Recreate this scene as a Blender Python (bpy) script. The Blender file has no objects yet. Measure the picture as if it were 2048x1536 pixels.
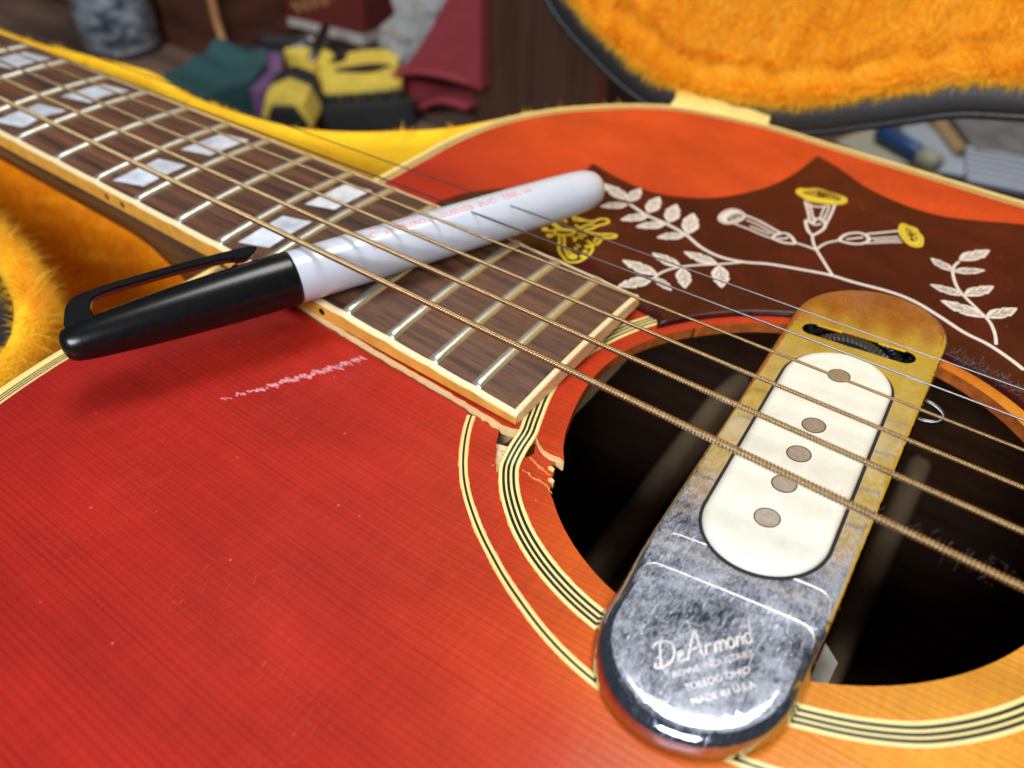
import bpy, math, random
import numpy as np
from mathutils import Vector, Matrix
from mathutils.geometry import delaunay_2d_cdt

# ------------------------------------------------------------------ camera, world, lamps, exposure
scene = bpy.context.scene
col = scene.collection
S = 0.001                                   # everything below is written in millimetres

CAM_R = [[0.81351264, 0.58098023, 0.0256742], [0.40716892, -0.53750195, -0.73844778], [-0.41522363, 0.61119034, -0.67382172]]
CAM_C = (503.812, -118.970, 107.272)
cam_data = bpy.data.cameras.new('camera')
cam = bpy.data.objects.new('camera', cam_data)
col.objects.link(cam)
rx, ry, rz = (Vector(r) for r in CAM_R)
m = Matrix((rx, -ry, -rz)).transposed().to_4x4()
m.translation = Vector(CAM_C) * S
cam.matrix_world = m
cam_data.sensor_width = 36.0
cam_data.lens = 1554.23 / 2048 * 36.0
cam_data.clip_start = 0.01
cam_data.clip_end = 20.0
cam_data.dof.use_dof = True
cam_data.dof.focus_distance = 0.146
cam_data.dof.aperture_fstop = 13.0
scene.camera = cam

world = bpy.data.worlds.new('World')
scene.world = world
world.use_nodes = True
wb = world.node_tree.nodes['Background']
wb.inputs[0].default_value = (0.72, 0.80, 0.95, 1)
wb.inputs[1].default_value = 0.09

def area(name, loc, target, sx, sy, power, color):
    ld = bpy.data.lights.new(name, 'AREA')
    ld.shape = 'RECTANGLE'
    ld.size = sx * S
    ld.size_y = sy * S
    ld.energy = power
    ld.color = color
    o = bpy.data.objects.new(name, ld)
    col.objects.link(o)
    o.location = Vector(loc) * S
    d = (Vector(target) - Vector(loc))
    o.rotation_euler = d.to_track_quat('-Z', 'Y').to_euler()
    o['kind'] = 'helper'
    return o

# ceiling shop light over the bench and a second one behind the camera
area('ceiling_lamp', (330, 225, 1050), (450, -40, 0), 420, 420, 9.6, (1.0, 0.985, 0.96))
area('front_lamp', (600, -900, 640), (450, 120, 0), 560, 300, 18.0, (0.90, 0.95, 1.0))

vs = scene.view_settings
vs.view_transform = 'Standard'
vs.look = 'None'
vs.exposure = -0.12
vs.gamma = 1.0
vs.use_curve_mapping = False
scene.cycles.use_denoising = True
scene.cycles.max_bounces = 12
scene.cycles.diffuse_bounces = 6

random.seed(7)
rng = np.random.default_rng(7)
# ------------------------------------------------------------------ helpers
def link(o, parent=None):
    col.objects.link(o)
    if parent is not None:
        o.parent = parent
        if parent.parent is None:            # children keep world-space coordinates
            o.matrix_parent_inverse = Matrix.Translation(-parent.location)
    return o

def mesh(name, verts, faces, mats, parent=None, smooth=False, midx=None):
    me = bpy.data.meshes.new(name)
    me.from_pydata([(v[0] * S, v[1] * S, v[2] * S) for v in verts], [], faces)
    if not isinstance(mats, (list, tuple)):
        mats = [mats]
    for mt in mats:
        me.materials.append(mt)
    if midx is not None:
        me.polygons.foreach_set('material_index', midx)
    if smooth:
        me.polygons.foreach_set('use_smooth', [True] * len(me.polygons))
    me.update()
    return link(bpy.data.objects.new(name, me), parent)

def thing(name, label, cat, loc, group=None):
    o = bpy.data.objects.new(name, None)
    o.empty_display_size = 0.01
    col.objects.link(o)
    o.location = Vector(loc) * S
    tag(o, label, cat, group)
    return o

def tag(o, label, cat, group=None):
    o['label'] = label
    o['category'] = cat
    if group:
        o['group'] = group
    return o

def smooth_path(pts, step=1.0, closed=False):
    """Catmull-Rom resample of a 2-D or 3-D polyline"""
    P = [np.array(p, float) for p in pts]
    n = len(P)
    out = []
    rngi = range(n if closed else n - 1)
    for i in rngi:
        p1, p2 = P[i], P[(i + 1) % n]
        p0 = P[i - 1] if (closed or i > 0) else 2 * p1 - p2
        p3 = P[(i + 2) % n] if (closed or i + 2 < n) else 2 * p2 - p1
        k = max(1, int(np.linalg.norm(p2 - p1) / step))
        for j in range(k):
            t = j / k
            out.append(0.5 * ((2 * p1) + (-p0 + p2) * t + (2 * p0 - 5 * p1 + 4 * p2 - p3) * t * t + (-p0 + 3 * p1 - 3 * p2 + p3) * t ** 3))
    if not closed:
        out.append(P[-1])
    return out

def resample(pts, step, closed=False):
    P = [np.array(p, float) for p in pts]
    if closed:
        P = P + [P[0]]
    out = []
    for a, b in zip(P[:-1], P[1:]):
        k = max(1, int(round(np.linalg.norm(b - a) / step)))
        for j in range(k):
            out.append(a + (b - a) * j / k)
    if not closed:
        out.append(P[-1])
    return out

def inside(poly, x, y):
    """vectorised even-odd test; poly (n,2)"""
    poly = np.asarray(poly, float)[:, :2]
    x = np.asarray(x, float); y = np.asarray(y, float)
    r = np.zeros(x.shape, bool)
    n = len(poly)
    for i in range(n):
        x1, y1 = poly[i]; x2, y2 = poly[i - 1]
        c = ((y1 > y) != (y2 > y))
        with np.errstate(divide='ignore', invalid='ignore'):
            xi = (x2 - x1) * (y - y1) / (y2 - y1 + 1e-30) + x1
        r ^= c & (x < xi)
    return r

def offset_closed(pts, d):
    """offset a closed 2-D polygon, positive to the left of travel"""
    P = np.array([p[:2] for p in pts], float)
    t = np.roll(P, -1, 0) - np.roll(P, 1, 0)
    t /= (np.linalg.norm(t, axis=1)[:, None] + 1e-9)
    return P + np.stack([-t[:, 1], t[:, 0]], 1) * d

def area2(pts):
    P = np.array([p[:2] for p in pts], float)
    return 0.5 * np.sum(P[:, 0] * np.roll(P[:, 1], -1) - np.roll(P[:, 0], -1) * P[:, 1])

def tri2d(outline, holes=(), extra=(), step=8.0):
    """constrained triangulation -> (points, triangles)"""
    verts, edges = [], []
    for loop in [outline] + list(holes):
        b = len(verts)
        verts += [(float(p[0]), float(p[1])) for p in loop]
        n = len(loop)
        edges += [(b + i, b + (i + 1) % n) for i in range(n)]
    nb = len(verts)
    o = np.array([p[:2] for p in outline], float)
    xs = np.arange(o[:, 0].min(), o[:, 0].max(), step)
    ys = np.arange(o[:, 1].min(), o[:, 1].max(), step)
    X, Y = np.meshgrid(xs, ys)
    X = (X + 0.37 * step * ((np.arange(len(ys)) % 2)[:, None])).ravel(); Y = Y.ravel()
    ok = inside(outline, X, Y)
    for h in holes:
        ok &= ~inside(h, X, Y)
    verts += list(zip(X[ok].tolist(), Y[ok].tolist()))
    verts += [(float(p[0]), float(p[1])) for p in extra]
    r = delaunay_2d_cdt([Vector(v) for v in verts], edges, [], 0, 1e-5)
    pts = np.array([(v.x, v.y) for v in r[0]])
    tris = np.array([f for f in r[2] if len(f) == 3])
    c = pts[tris].mean(1)
    ok = inside(outline, c[:, 0], c[:, 1])
    for h in holes:
        ok &= ~inside(h, c[:, 0], c[:, 1])
    tris = tris[ok]
    a = pts[tris[:, 0]]; b = pts[tris[:, 1]]; d = pts[tris[:, 2]]
    cr = (b[:, 0] - a[:, 0]) * (d[:, 1] - a[:, 1]) - (b[:, 1] - a[:, 1]) * (d[:, 0] - a[:, 0])
    fl = cr < 0
    tris[fl] = tris[fl][:, ::-1]
    tris = tris[np.abs(cr) > 1e-7]
    return pts, tris

def plate(name, outline, holes, ztop, zbot, mats, parent=None, step=8.0, extra=(), smooth=True, side_mat=1, side_fn=None):
    """solid plate: ztop(x,y), zbot(x,y) vectorised; slot 0 top, slot side_mat edge and underside"""
    pts, tris = tri2d(outline, holes, extra, step)
    n = len(pts)
    zt_ = ztop(pts[:, 0], pts[:, 1]); zb_ = zbot(pts[:, 0], pts[:, 1])
    V = np.concatenate([np.c_[pts, zt_], np.c_[pts, zb_]])
    # boundary edges = used once
    e = np.concatenate([tris[:, [0, 1]], tris[:, [1, 2]], tris[:, [2, 0]]])
    key = {}
    for a, b in e.tolist():
        k = (min(a, b), max(a, b))
        key[k] = None if k in key else (a, b)
    be = [v for v in key.values() if v is not None]
    # separate verts for the wall so that the top edge stays crisp
    faces = tris.tolist() + (tris[:, ::-1] + n).tolist()
    mi = [0] * len(tris) + [side_mat] * len(tris)
    wall = {}
    W = []
    def wv(i, top):
        k = (i, top)
        if k not in wall:
            wall[k] = 2 * n + len(W)
            W.append(V[i if top else i + n])
        return wall[k]
    for a, b in be:
        faces.append([wv(b, 1), wv(a, 1), wv(a, 0), wv(b, 0)])
        mi.append(side_mat if side_fn is None else side_fn((pts[a] + pts[b]) / 2))
    V = np.concatenate([V, np.array(W)]) if W else V
    return mesh(name, V, faces, mats, parent, smooth, mi)

def ribbon(name, pts, w, zf, h, mat, parent=None, closed=False, ragged=0.0, taper=False):
    """flat raised strip along a 2-D path; w half-width (number or pair left,right), zf(x,y) surface"""
    P = np.array([p[:2] for p in pts], float)
    n = len(P)
    if closed:
        t = np.roll(P, -1, 0) - np.roll(P, 1, 0)
    else:
        t = np.gradient(P, axis=0)
    t /= (np.linalg.norm(t, axis=1)[:, None] + 1e-9)
    nr = np.stack([-t[:, 1], t[:, 0]], 1)
    wl, wr = w if isinstance(w, (tuple, list)) else (w, w)
    wl = np.full(n, float(wl)); wr = np.full(n, float(wr))
    if ragged:
        wl = wl + rng.normal(0, ragged, n); wr = wr + rng.normal(0, ragged, n)
    if taper:
        k = np.sin(np.linspace(0.12, math.pi - 0.12, n)) ** 0.6
        wl = wl * k; wr = wr * k
    L = P + nr * wl[:, None]; Rr = P - nr * wr[:, None]
    zL = zf(L[:, 0], L[:, 1]); zR = zf(Rr[:, 0], Rr[:, 1])
    V = np.concatenate([np.c_[L, zL + h], np.c_[Rr, zR + h], np.c_[L, zL - 0.2], np.c_[Rr, zR - 0.2]])
    F = []
    for i in range(n if closed else n - 1):
        j = (i + 1) % n
        F += [[i + n, j + n, j, i], [i, j, j + 2 * n, i + 2 * n], [j + n, i + n, i + 3 * n, j + 3 * n]]
    if not closed:
        F += [[0, 2 * n, 3 * n, n], [n - 1, 2 * n - 1, 4 * n - 1, 3 * n - 1]]
    return mesh(name, V, F, mat, parent)

def tube(name, pts, r, mat, parent=None, seg=10, closed=False, cap=True, radii=None):
    P = [Vector(p) for p in pts]
    n = len(P)
    V, F = [], []
    up = Vector((0, 0, 1))
    for i in range(n):
        if closed:
            t = P[(i + 1) % n] - P[i - 1]
        else:
            t = P[min(i + 1, n - 1)] - P[max(i - 1, 0)]
        t.normalize()
        a = t.cross(up)
        if a.length < 1e-3:
            a = t.cross(Vector((1, 0, 0)))
        a.normalize()
        b = a.cross(t)
        rr = radii[i] if radii is not None else r
        for k in range(seg):
            q = 2 * math.pi * k / seg
            V.append(P[i] + a * (rr * math.cos(q)) + b * (rr * math.sin(q)))
    for i in range(n if closed else n - 1):
        j = (i + 1) % n
        for k in range(seg):
            l = (k + 1) % seg
            F.append([i * seg + k, i * seg + l, j * seg + l, j * seg + k])
    if cap and not closed:
        F.append(list(range(seg))[::-1])
        F.append([(n - 1) * seg + k for k in range(seg)])
    return mesh(name, V, F, mat, parent, True)

def box(name, lo, hi, mat, parent=None, bevel=0.0, rot=0.0, tilt=(0, 0)):
    cx, cy, cz = ((a + b) / 2 for a, b in zip(lo, hi))
    hx, hy, hz = ((b - a) / 2 for a, b in zip(lo, hi))
    b = min(bevel, hx * .9, hy * .9, hz * .9)
    V, F = [], []
    if b <= 0:
        prof = [(-hz, 0), (hz, 0)]
    else:
        prof = [(-hz, b), (-hz + b, 0), (hz - b, 0), (hz, b)]
    for z, ins in prof:
        for sx, sy in ((-1, -1), (1, -1), (1, 1), (-1, 1)):
            if b > 0:
                c = b
                cor = [(sx * (hx - ins), sy * (hy - c - ins * .4)), (sx * (hx - c - ins * .4), sy * (hy - ins))]
                if sx * sy > 0:
                    cor = cor[::-1] if False else cor
                if (sx, sy) in ((1, -1), (-1, 1)):
                    cor = cor[::-1]
                    V += [(cor[0][0], cor[0][1], z), (cor[1][0], cor[1][1], z)]
                else:
                    V += [(cor[0][0], cor[0][1], z), (cor[1][0], cor[1][1], z)]
            else:
                V.append((sx * hx, sy * hy, z))
    k = 8 if b > 0 else 4
    m_ = len(prof)
    for i in range(m_ - 1):
        for j in range(k):
            l = (j + 1) % k
            F.append([i * k + j, i * k + l, (i + 1) * k + l, (i + 1) * k + j])
    F.append(list(range(k))[::-1]); F.append([(m_ - 1) * k + j for j in range(k)])
    M = Matrix.Rotation(rot, 3, 'Z') @ Matrix.Rotation(tilt[0], 3, 'X') @ Matrix.Rotation(tilt[1], 3, 'Y')
    V = [(M @ Vector(v)) + Vector((cx, cy, cz)) for v in V]
    return mesh(name, V, F, mat, parent)

def prism(name, poly, y0, y1, mat, parent=None, bevel=0.0):
    """outline in (x,z), thick from y0 to y1 (front y0)"""
    if area2(poly) < 0:
        poly = poly[::-1]
    n = len(poly)
    rings = [(y1, 0.0), (y0 + bevel, 0.0)] + ([(y0, bevel)] if bevel else [])
    if not bevel:
        rings = [(y1, 0.0), (y0, 0.0)]
    V, F = [], []
    for y, ins in rings:
        q = offset_closed(poly, ins) if ins else np.array([p[:2] for p in poly], float)
        V += [(a, y, b) for a, b in q]
    for i in range(len(rings) - 1):
        for j in range(n):
            l = (j + 1) % n
            F.append([i * n + j, i * n + l, (i + 1) * n + l, (i + 1) * n + j])
    pts, tris = tri2d(poly, (), (), 1e4)
    b0 = len(V)
    yq, ins = rings[-1]
    base = np.array(V[(len(rings) - 1) * n:len(rings) * n])
    # cap by matching cdt points to ring order
    idx = {}
    for i, p in enumerate(np.array([q[:2] for q in poly], float)):
        idx[(round(p[0], 3), round(p[1], 3))] = i
    ok = all((round(p[0], 3), round(p[1], 3)) in idx for p in pts)
    if ok:
        mp = [idx[(round(p[0], 3), round(p[1], 3))] for p in pts]
        o = (len(rings) - 1) * n
        F += [[o + mp[a] for a in t] for t in tris.tolist()]
        F += [[mp[a] for a in t[::-1]] for t in tris.tolist()]
    else:
        F.append([(len(rings) - 1) * n + j for j in range(n)])
        F.append(list(range(n))[::-1])
    return mesh(name, V, F, mat, parent)

def lathe(name, prof, p0, axis, mat, parent=None, seg=40, smooth=True, ridges=0, ridge_h=0.0):
    """prof: list of (distance along axis, radius)"""
    ax = Vector(axis).normalized()
    a = ax.cross(Vector((0, 0, 1)))
    if a.length < 1e-4:
        a = Vector((1, 0, 0))
    a.normalize()
    b = a.cross(ax)
    V, F = [], []
    for d, r in prof:
        for k in range(seg):
            q = 2 * math.pi * k / seg
            rr = r + (ridge_h * (k % 2) if ridges and r > ridges else 0)
            V.append(Vector(p0) + ax * d + a * (rr * math.cos(q)) + b * (rr * math.sin(q)))
    n = len(prof)
    for i in range(n - 1):
        for k in range(seg):
            l = (k + 1) % seg
            F.append([i * seg + k, (i + 1) * seg + k, (i + 1) * seg + l, i * seg + l])
    F.append(list(range(seg))); F.append([(n - 1) * seg + k for k in range(seg)][::-1])
    return mesh(name, V, F, mat, parent, smooth)

def fur(name, V, T, count, length, width, mat, parent, comb=(0, 0, 0), spread=0.55, keep=None):
    """plush pile: count tapered fibres scattered over the triangles T of points V (mm)"""
    V = np.asarray(V, float); T = np.asarray(T)
    A, B, Cc = V[T[:, 0]], V[T[:, 1]], V[T[:, 2]]
    nn = np.cross(B - A, Cc - A)
    ar = np.linalg.norm(nn, axis=1)
    nn = nn / (ar[:, None] + 1e-12)
    pk = rng.choice(len(T), count, p=ar / ar.sum())
    u, v = rng.random(count), rng.random(count)
    s = u + v > 1
    u[s], v[s] = 1 - u[s], 1 - v[s]
    P = A[pk] + (B - A)[pk] * u[:, None] + (Cc - A)[pk] * v[:, None]
    N = nn[pk]
    if keep is not None:
        k = keep(P)
        P, N = P[k], N[k]
    n = len(P)
    # clumping: a slow random field bends neighbouring fibres the same way
    ph = rng.random((6, 3)) * 6.28
    fr = rng.normal(0, 0.22, (6, 3))
    cl = np.stack([sum(np.sin(P @ fr[i] + ph[i, k]) for i in range(6)) for k in range(3)], 1) / 3.0
    Dv = N + np.array(comb) + cl * 0.42 + rng.normal(0, spread * .5, (n, 3))
    Dv -= N * np.minimum(0, np.sum(Dv * N, 1))[:, None] * 1.0
    Dv /= np.linalg.norm(Dv, axis=1)[:, None] + 1e-9
    L = length * (0.6 + 0.6 * rng.random(n))[:, None]
    side = np.cross(Dv, rng.normal(0, 1, (n, 3)))
    side /= np.linalg.norm(side, axis=1)[:, None] + 1e-9
    bend = rng.normal(0, 0.25, (n, 3)) + np.array(comb) * 0.5 + cl * .3
    M1 = P + Dv * L * 0.55
    T1 = P + Dv * L + bend * L * 0.5
    w = width * (0.7 + 0.6 * rng.random(n))[:, None]
    VV = np.stack([P - side * w, P + side * w, M1 - side * w * .8, M1 + side * w * .8, T1], 1).reshape(-1, 3) * S
    b = (np.arange(n) * 5)[:, None]
    quads = b + np.array([[0, 1, 3, 2]])
    tris = b + np.array([[2, 3, 4]])
    loops = np.concatenate([quads, tris], 1).reshape(-1)
    starts = np.empty(2 * n, int); tot = np.empty(2 * n, int)
    starts[0::2] = np.arange(n) * 7; starts[1::2] = np.arange(n) * 7 + 4
    tot[0::2] = 4; tot[1::2] = 3
    me = bpy.data.meshes.new(name)
    me.vertices.add(5 * n); me.loops.add(7 * n); me.polygons.add(2 * n)
    me.vertices.foreach_set('co', VV.ravel())
    me.loops.foreach_set('vertex_index', loops)
    me.polygons.foreach_set('loop_start', starts)
    me.polygons.foreach_set('loop_total', tot)
    tint = np.repeat(rng.random(n), 5)
    at = me.attributes.new('tint', 'FLOAT', 'POINT')
    at.data.foreach_set('value', tint)
    tipv = np.tile(np.array([0, 0, .55, .55, 1.0]), n)
    at2 = me.attributes.new('tip', 'FLOAT', 'POINT')
    at2.data.foreach_set('value', tipv)
    me.materials.append(mat)
    me.update(calc_edges=True)
    me.validate()
    o = link(bpy.data.objects.new(name, me), parent)
    o['kind'] = 'stuff'
    return o

def text_mesh(body, size, shear=0.0):
    """flat letters -> (points (n,2), faces); Blender's built-in face"""
    cu = bpy.data.curves.new('tmp_text', 'FONT')
    cu.body = body
    cu.size = size
    cu.shear = shear
    cu.resolution_u = 3
    to = bpy.data.objects.new('tmp_text', cu)
    col.objects.link(to)
    dg = bpy.context.evaluated_depsgraph_get()
    me = to.evaluated_get(dg).to_mesh()
    pts = np.array([(v.co.x, v.co.y) for v in me.vertices]) if len(me.vertices) else np.zeros((0, 2))
    fc = [list(p.vertices) for p in me.polygons]
    to.evaluated_get(dg).to_mesh_clear()
    bpy.data.objects.remove(to)
    bpy.data.curves.remove(cu)
    return pts, fc

# ------------------------------------------------------------------ materials
def newmat(name):
    m_ = bpy.data.materials.new(name)
    m_.use_nodes = True
    nt = m_.node_tree
    return m_, nt, nt.nodes['Principled BSDF']

def N(nt, t, **kw):
    n = nt.nodes.new(t)
    for k, v in kw.items():
        setattr(n, k, v)
    return n

def mm_coord(nt, sx=1, sy=1, sz=1):
    """position in millimetres, scaled"""
    g = N(nt, 'ShaderNodeNewGeometry')
    mp = N(nt, 'ShaderNodeMapping')
    mp.inputs['Scale'].default_value = (1000 * sx, 1000 * sy, 1000 * sz)
    nt.links.new(g.outputs['Position'], mp.inputs['Vector'])
    return mp.outputs['Vector']

def noise(nt, vec, scale=1.0, detail=3.0, rough=0.55, dist=0.0):
    n = N(nt, 'ShaderNodeTexNoise')
    n.inputs['Scale'].default_value = scale
    n.inputs['Detail'].default_value = detail
    n.inputs['Roughness'].default_value = rough
    n.inputs['Distortion'].default_value = dist
    nt.links.new(vec, n.inputs['Vector'])
    return n.outputs['Fac']

def ramp(nt, fac, stops, interp='LINEAR'):
    r = N(nt, 'ShaderNodeValToRGB')
    r.color_ramp.interpolation = interp
    e = r.color_ramp.elements
    while len(e) < len(stops):
        e.new(0.5)
    for el, (p, c) in zip(e, stops):
        el.position = p
        el.color = (*c, 1) if len(c) == 3 else c
    nt.links.new(fac, r.inputs['Fac'])
    return r.outputs['Color']

def mix(nt, a, b, fac, mode='MIX'):
    x = N(nt, 'ShaderNodeMix', data_type='RGBA', blend_type=mode)
    for sock, v in ((x.inputs[6], a), (x.inputs[7], b), (x.inputs[0], fac)):
        if hasattr(v, 'is_linked') or hasattr(v, 'links'):
            nt.links.new(v, sock)
        elif isinstance(v, (int, float)):
            sock.default_value = v
        else:
            sock.default_value = (*v, 1)
    return x.outputs[2]

def math_(nt, op, a, b=None, clamp=False):
    x = N(nt, 'ShaderNodeMath', operation=op, use_clamp=clamp)
    for sock, v in ((x.inputs[0], a), (x.inputs[1], b)):
        if v is None:
            continue
        if isinstance(v, (int, float)):
            sock.default_value = v
        else:
            nt.links.new(v, sock)
    return x.outputs[0]

def bump(nt, p, h, strength=0.3, dist=0.1):
    b = N(nt, 'ShaderNodeBump')
    b.inputs['Strength'].default_value = strength
    b.inputs['Distance'].default_value = dist * S
    nt.links.new(h, b.inputs['Height'])
    nt.links.new(b.outputs['Normal'], p.inputs['Normal'])
    return b

def simple(name, c, rough=0.5, metal=0.0, coat=0.0, var=0.12, nscale=0.4, bmp=0.0, spec=0.5, bscale=None):
    m_, nt, p = newmat(name)
    v = mm_coord(nt)
    f = noise(nt, v, nscale, 4)
    d = tuple(x * (1 - var) for x in c); l = tuple(min(1, x * (1 + var)) for x in c)
    nt.links.new(ramp(nt, f, [(0.3, d), (0.7, l)]), p.inputs['Base Color'])
    p.inputs['Roughness'].default_value = rough
    p.inputs['Metallic'].default_value = metal
    p.inputs['Coat Weight'].default_value = coat
    p.inputs['Coat Roughness'].default_value = 0.1
    p.inputs['Specular IOR Level'].default_value = spec
    if bmp:
        bump(nt, p, noise(nt, v, bscale or nscale * 6, 3), bmp, 0.3)
    return m_

def M_lacquer():
    """cherry sunburst over spruce: red towards the edges, amber in the middle of the top"""
    m_, nt, p = newmat('cherry_burst_lacquer')
    v = mm_coord(nt)
    sub = N(nt, 'ShaderNodeVectorMath', operation='SUBTRACT')
    nt.links.new(v, sub.inputs[0]); sub.inputs[1].default_value = (612, -14, 0)
    sc = N(nt, 'ShaderNodeVectorMath', operation='MULTIPLY')
    nt.links.new(sub.outputs[0], sc.inputs[0]); sc.inputs[1].default_value = (1, 1.6, 0)
    ln = N(nt, 'ShaderNodeVectorMath', operation='LENGTH')
    nt.links.new(sc.outputs[0], ln.inputs[0])
    warp = noise(nt, mm_coord(nt, .02, .02, 0), 1.0, 3)
    d = math_(nt, 'ADD', ln.outputs['Value'], math_(nt, 'MULTIPLY', math_(nt, 'SUBTRACT', warp, 0.5), 22))
    d = math_(nt, 'DIVIDE', d, 300.0)
    burst = ramp(nt, d, [(0.34, (.80, .36, .035)), (0.42, (.80, .27, .018)), (0.485, (.70, .125, .010)), (0.54, (.54, .045, .009)), (0.66, (.45, .020, .009)), (1.0, (.37, .013, .010))])
    # late-wood lines running with the strings
    wv = N(nt, 'ShaderNodeTexWave', wave_type='BANDS', bands_direction='Y', wave_profile='SIN')
    wv.inputs['Scale'].default_value = .25
    wv.inputs['Distortion'].default_value = 14.0
    wv.inputs['Detail'].default_value = 2.0
    wv.inputs['Detail Scale'].default_value = .10
    nt.links.new(mm_coord(nt, .05, 1, 0), wv.inputs['Vector'])
    g1 = wv.outputs['Fac']
    amp = noise(nt, mm_coord(nt, .004, .09, 0), 1.0, 2)
    lines = ramp(nt, g1, [(0.60, (1, 1, 1)), (0.95, (.66, .55, .55))])
    c = mix(nt, burst, lines, math_(nt, 'MULTIPLY', amp, .62, True), 'MULTIPLY')
    g2 = noise(nt, mm_coord(nt, .006, 3.2, 0), 1.0, 3, .65, .1)
    c = mix(nt, c, ramp(nt, g2, [(0.38, (.80, .74, .74)), (0.55, (1.0, 1.0, 1.0))]), 0.8, 'MULTIPLY')
    # warm light and lid reflection on the treble shoulder, painted into the colour
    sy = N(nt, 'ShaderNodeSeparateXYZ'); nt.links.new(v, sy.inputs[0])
    warm_light = math_(nt, 'MULTIPLY', math_(nt, 'SUBTRACT', sy.outputs['Y'], 30.0), 1 / 70.0, True)
    c = mix(nt, c, mix(nt, (.66, .085, .012), lines, .35, 'MULTIPLY'), math_(nt, 'MULTIPLY', warm_light, .75))
    # silk: short flecks across the grain
    silk = noise(nt, mm_coord(nt, 1.1, .10, 0), 1.0, 3, .65)
    c = mix(nt, c, ramp(nt, silk, [(0.35, (.84, .80, .80)), (0.65, (1.0, 1.0, 1.0))]), 0.75, 'MULTIPLY')
    big = noise(nt, mm_coord(nt, .03, .05, 0), 1.0, 3)
    c = mix(nt, c, ramp(nt, big, [(0.35, (.70, .66, .68)), (0.68, (1.0, 1.0, 1.0))]), 0.8, 'MULTIPLY')
    # fine pale scratches and dents
    w = noise(nt, mm_coord(nt, .35, .06, 0), 1.0, 2, .5, 2.5)
    scr = ramp(nt, w, [(0.497, (0, 0, 0)), (0.5, (1, 1, 1)), (0.503, (0, 0, 0))])
    msk = ramp(nt, noise(nt, mm_coord(nt, .05, .05, 0), 1.0, 2), [(0.52, (0, 0, 0)), (0.62, (1, 1, 1))])
    c = mix(nt, c, (.85, .35, .24), math_(nt, 'MULTIPLY', math_(nt, 'MULTIPLY', scr, msk), .16))
    vo = N(nt, 'ShaderNodeTexVoronoi'); vo.inputs['Scale'].default_value = .16
    nt.links.new(v, vo.inputs['Vector'])
    nick = ramp(nt, vo.outputs['Distance'], [(0.03, (1, 1, 1)), (0.05, (0, 0, 0))])
    c = mix(nt, c, (.9, .5, .36), math_(nt, 'MULTIPLY', nick, .18))
    nt.links.new(c, p.inputs['Base Color'])
    p.inputs['Roughness'].default_value = 0.5
    p.inputs['Specular IOR Level'].default_value = .15
    p.inputs['Coat Weight'].default_value = 0.20
    rr = ramp(nt, big, [(0.3, (.07,) * 3), (0.7, (.16,) * 3)])
    nt.links.new(rr, p.inputs['Coat Roughness'])
    h = math_(nt, 'ADD', math_(nt, 'MULTIPLY', g1, .22), math_(nt, 'ADD', math_(nt, 'MULTIPLY', g2, .6), math_(nt, 'MULTIPLY', silk, .35)))
    b = bump(nt, p, h, 0.20, 0.16)
    nt.links.new(b.outputs['Normal'], p.inputs['Coat Normal'])
    return m_

def M_wood(name, dark, light, sx=.02, sy=.5, sz=.5, rough=.6, pores=0.5, coat=0.0, pscale=(.12, 4, 4), bmp=.3):
    m_, nt, p = newmat(name)
    f = noise(nt, mm_coord(nt, sx, sy, sz), 1.0, 5, .62, .3)
    c = ramp(nt, f, [(0.32, dark), (0.52, tuple((a + b) / 2 for a, b in zip(dark, light))), (0.72, light)])
    po = noise(nt, mm_coord(nt, *pscale), 1.0, 3, .6)
    pm = ramp(nt, po, [(0.38, (.25, .2, .18)), (0.5, (1, 1, 1))])
    c = mix(nt, c, pm, pores, 'MULTIPLY')
    fine = noise(nt, mm_coord(nt, pscale[0] * 2, pscale[1] * 2, pscale[2] * 2), 1.0, 2)
    c = mix(nt, c, ramp(nt, fine, [(.3, (.7, .7, .7)), (.7, (1, 1, 1))]), .6, 'MULTIPLY')
    nt.links.new(c, p.inputs['Base Color'])
    p.inputs['Roughness'].default_value = rough
    p.inputs['Coat Weight'].default_value = coat
    bump(nt, p, po, bmp, .12)
    return m_

def M_plush(name, hair):
    m_, nt, p = newmat(name)
    v = mm_coord(nt)
    big = noise(nt, v, .06, 4, .6)
    if hair:
        a = N(nt, 'ShaderNodeAttribute', attribute_name='tint')
        t = N(nt, 'ShaderNodeAttribute', attribute_name='tip')
        c = ramp(nt, a.outputs['Fac'], [(0, (.98, .51, .006)), (.6, (1.0, .66, .012)), (1, (1.0, .75, .05))])
        c = mix(nt, c, (.98, .72, .14), math_(nt, 'MULTIPLY', t.outputs['Fac'], .35))
        nt.links.new(c, p.inputs['Base Color'])
        p.inputs['Roughness'].default_value = .55
        p.inputs['Specular IOR Level'].default_value = .35
        tr = N(nt, 'ShaderNodeBsdfTranslucent')
        nt.links.new(c, tr.inputs['Color'])
        ms = N(nt, 'ShaderNodeMixShader'); ms.inputs[0].default_value = .55
        nt.links.new(p.outputs[0], ms.inputs[1]); nt.links.new(tr.outputs[0], ms.inputs[2])
        nt.links.new(ms.outputs[0], nt.nodes['Material Output'].inputs['Surface'])
    else:
        c = ramp(nt, big, [(.3, (.92, .48, .005)), (.7, (.98, .60, .008))])
        nt.links.new(c, p.inputs['Base Color'])
        p.inputs['Roughness'].default_value = .9
        bump(nt, p, noise(nt, v, 1.2, 4), .8, 1.0)
    return m_

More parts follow.
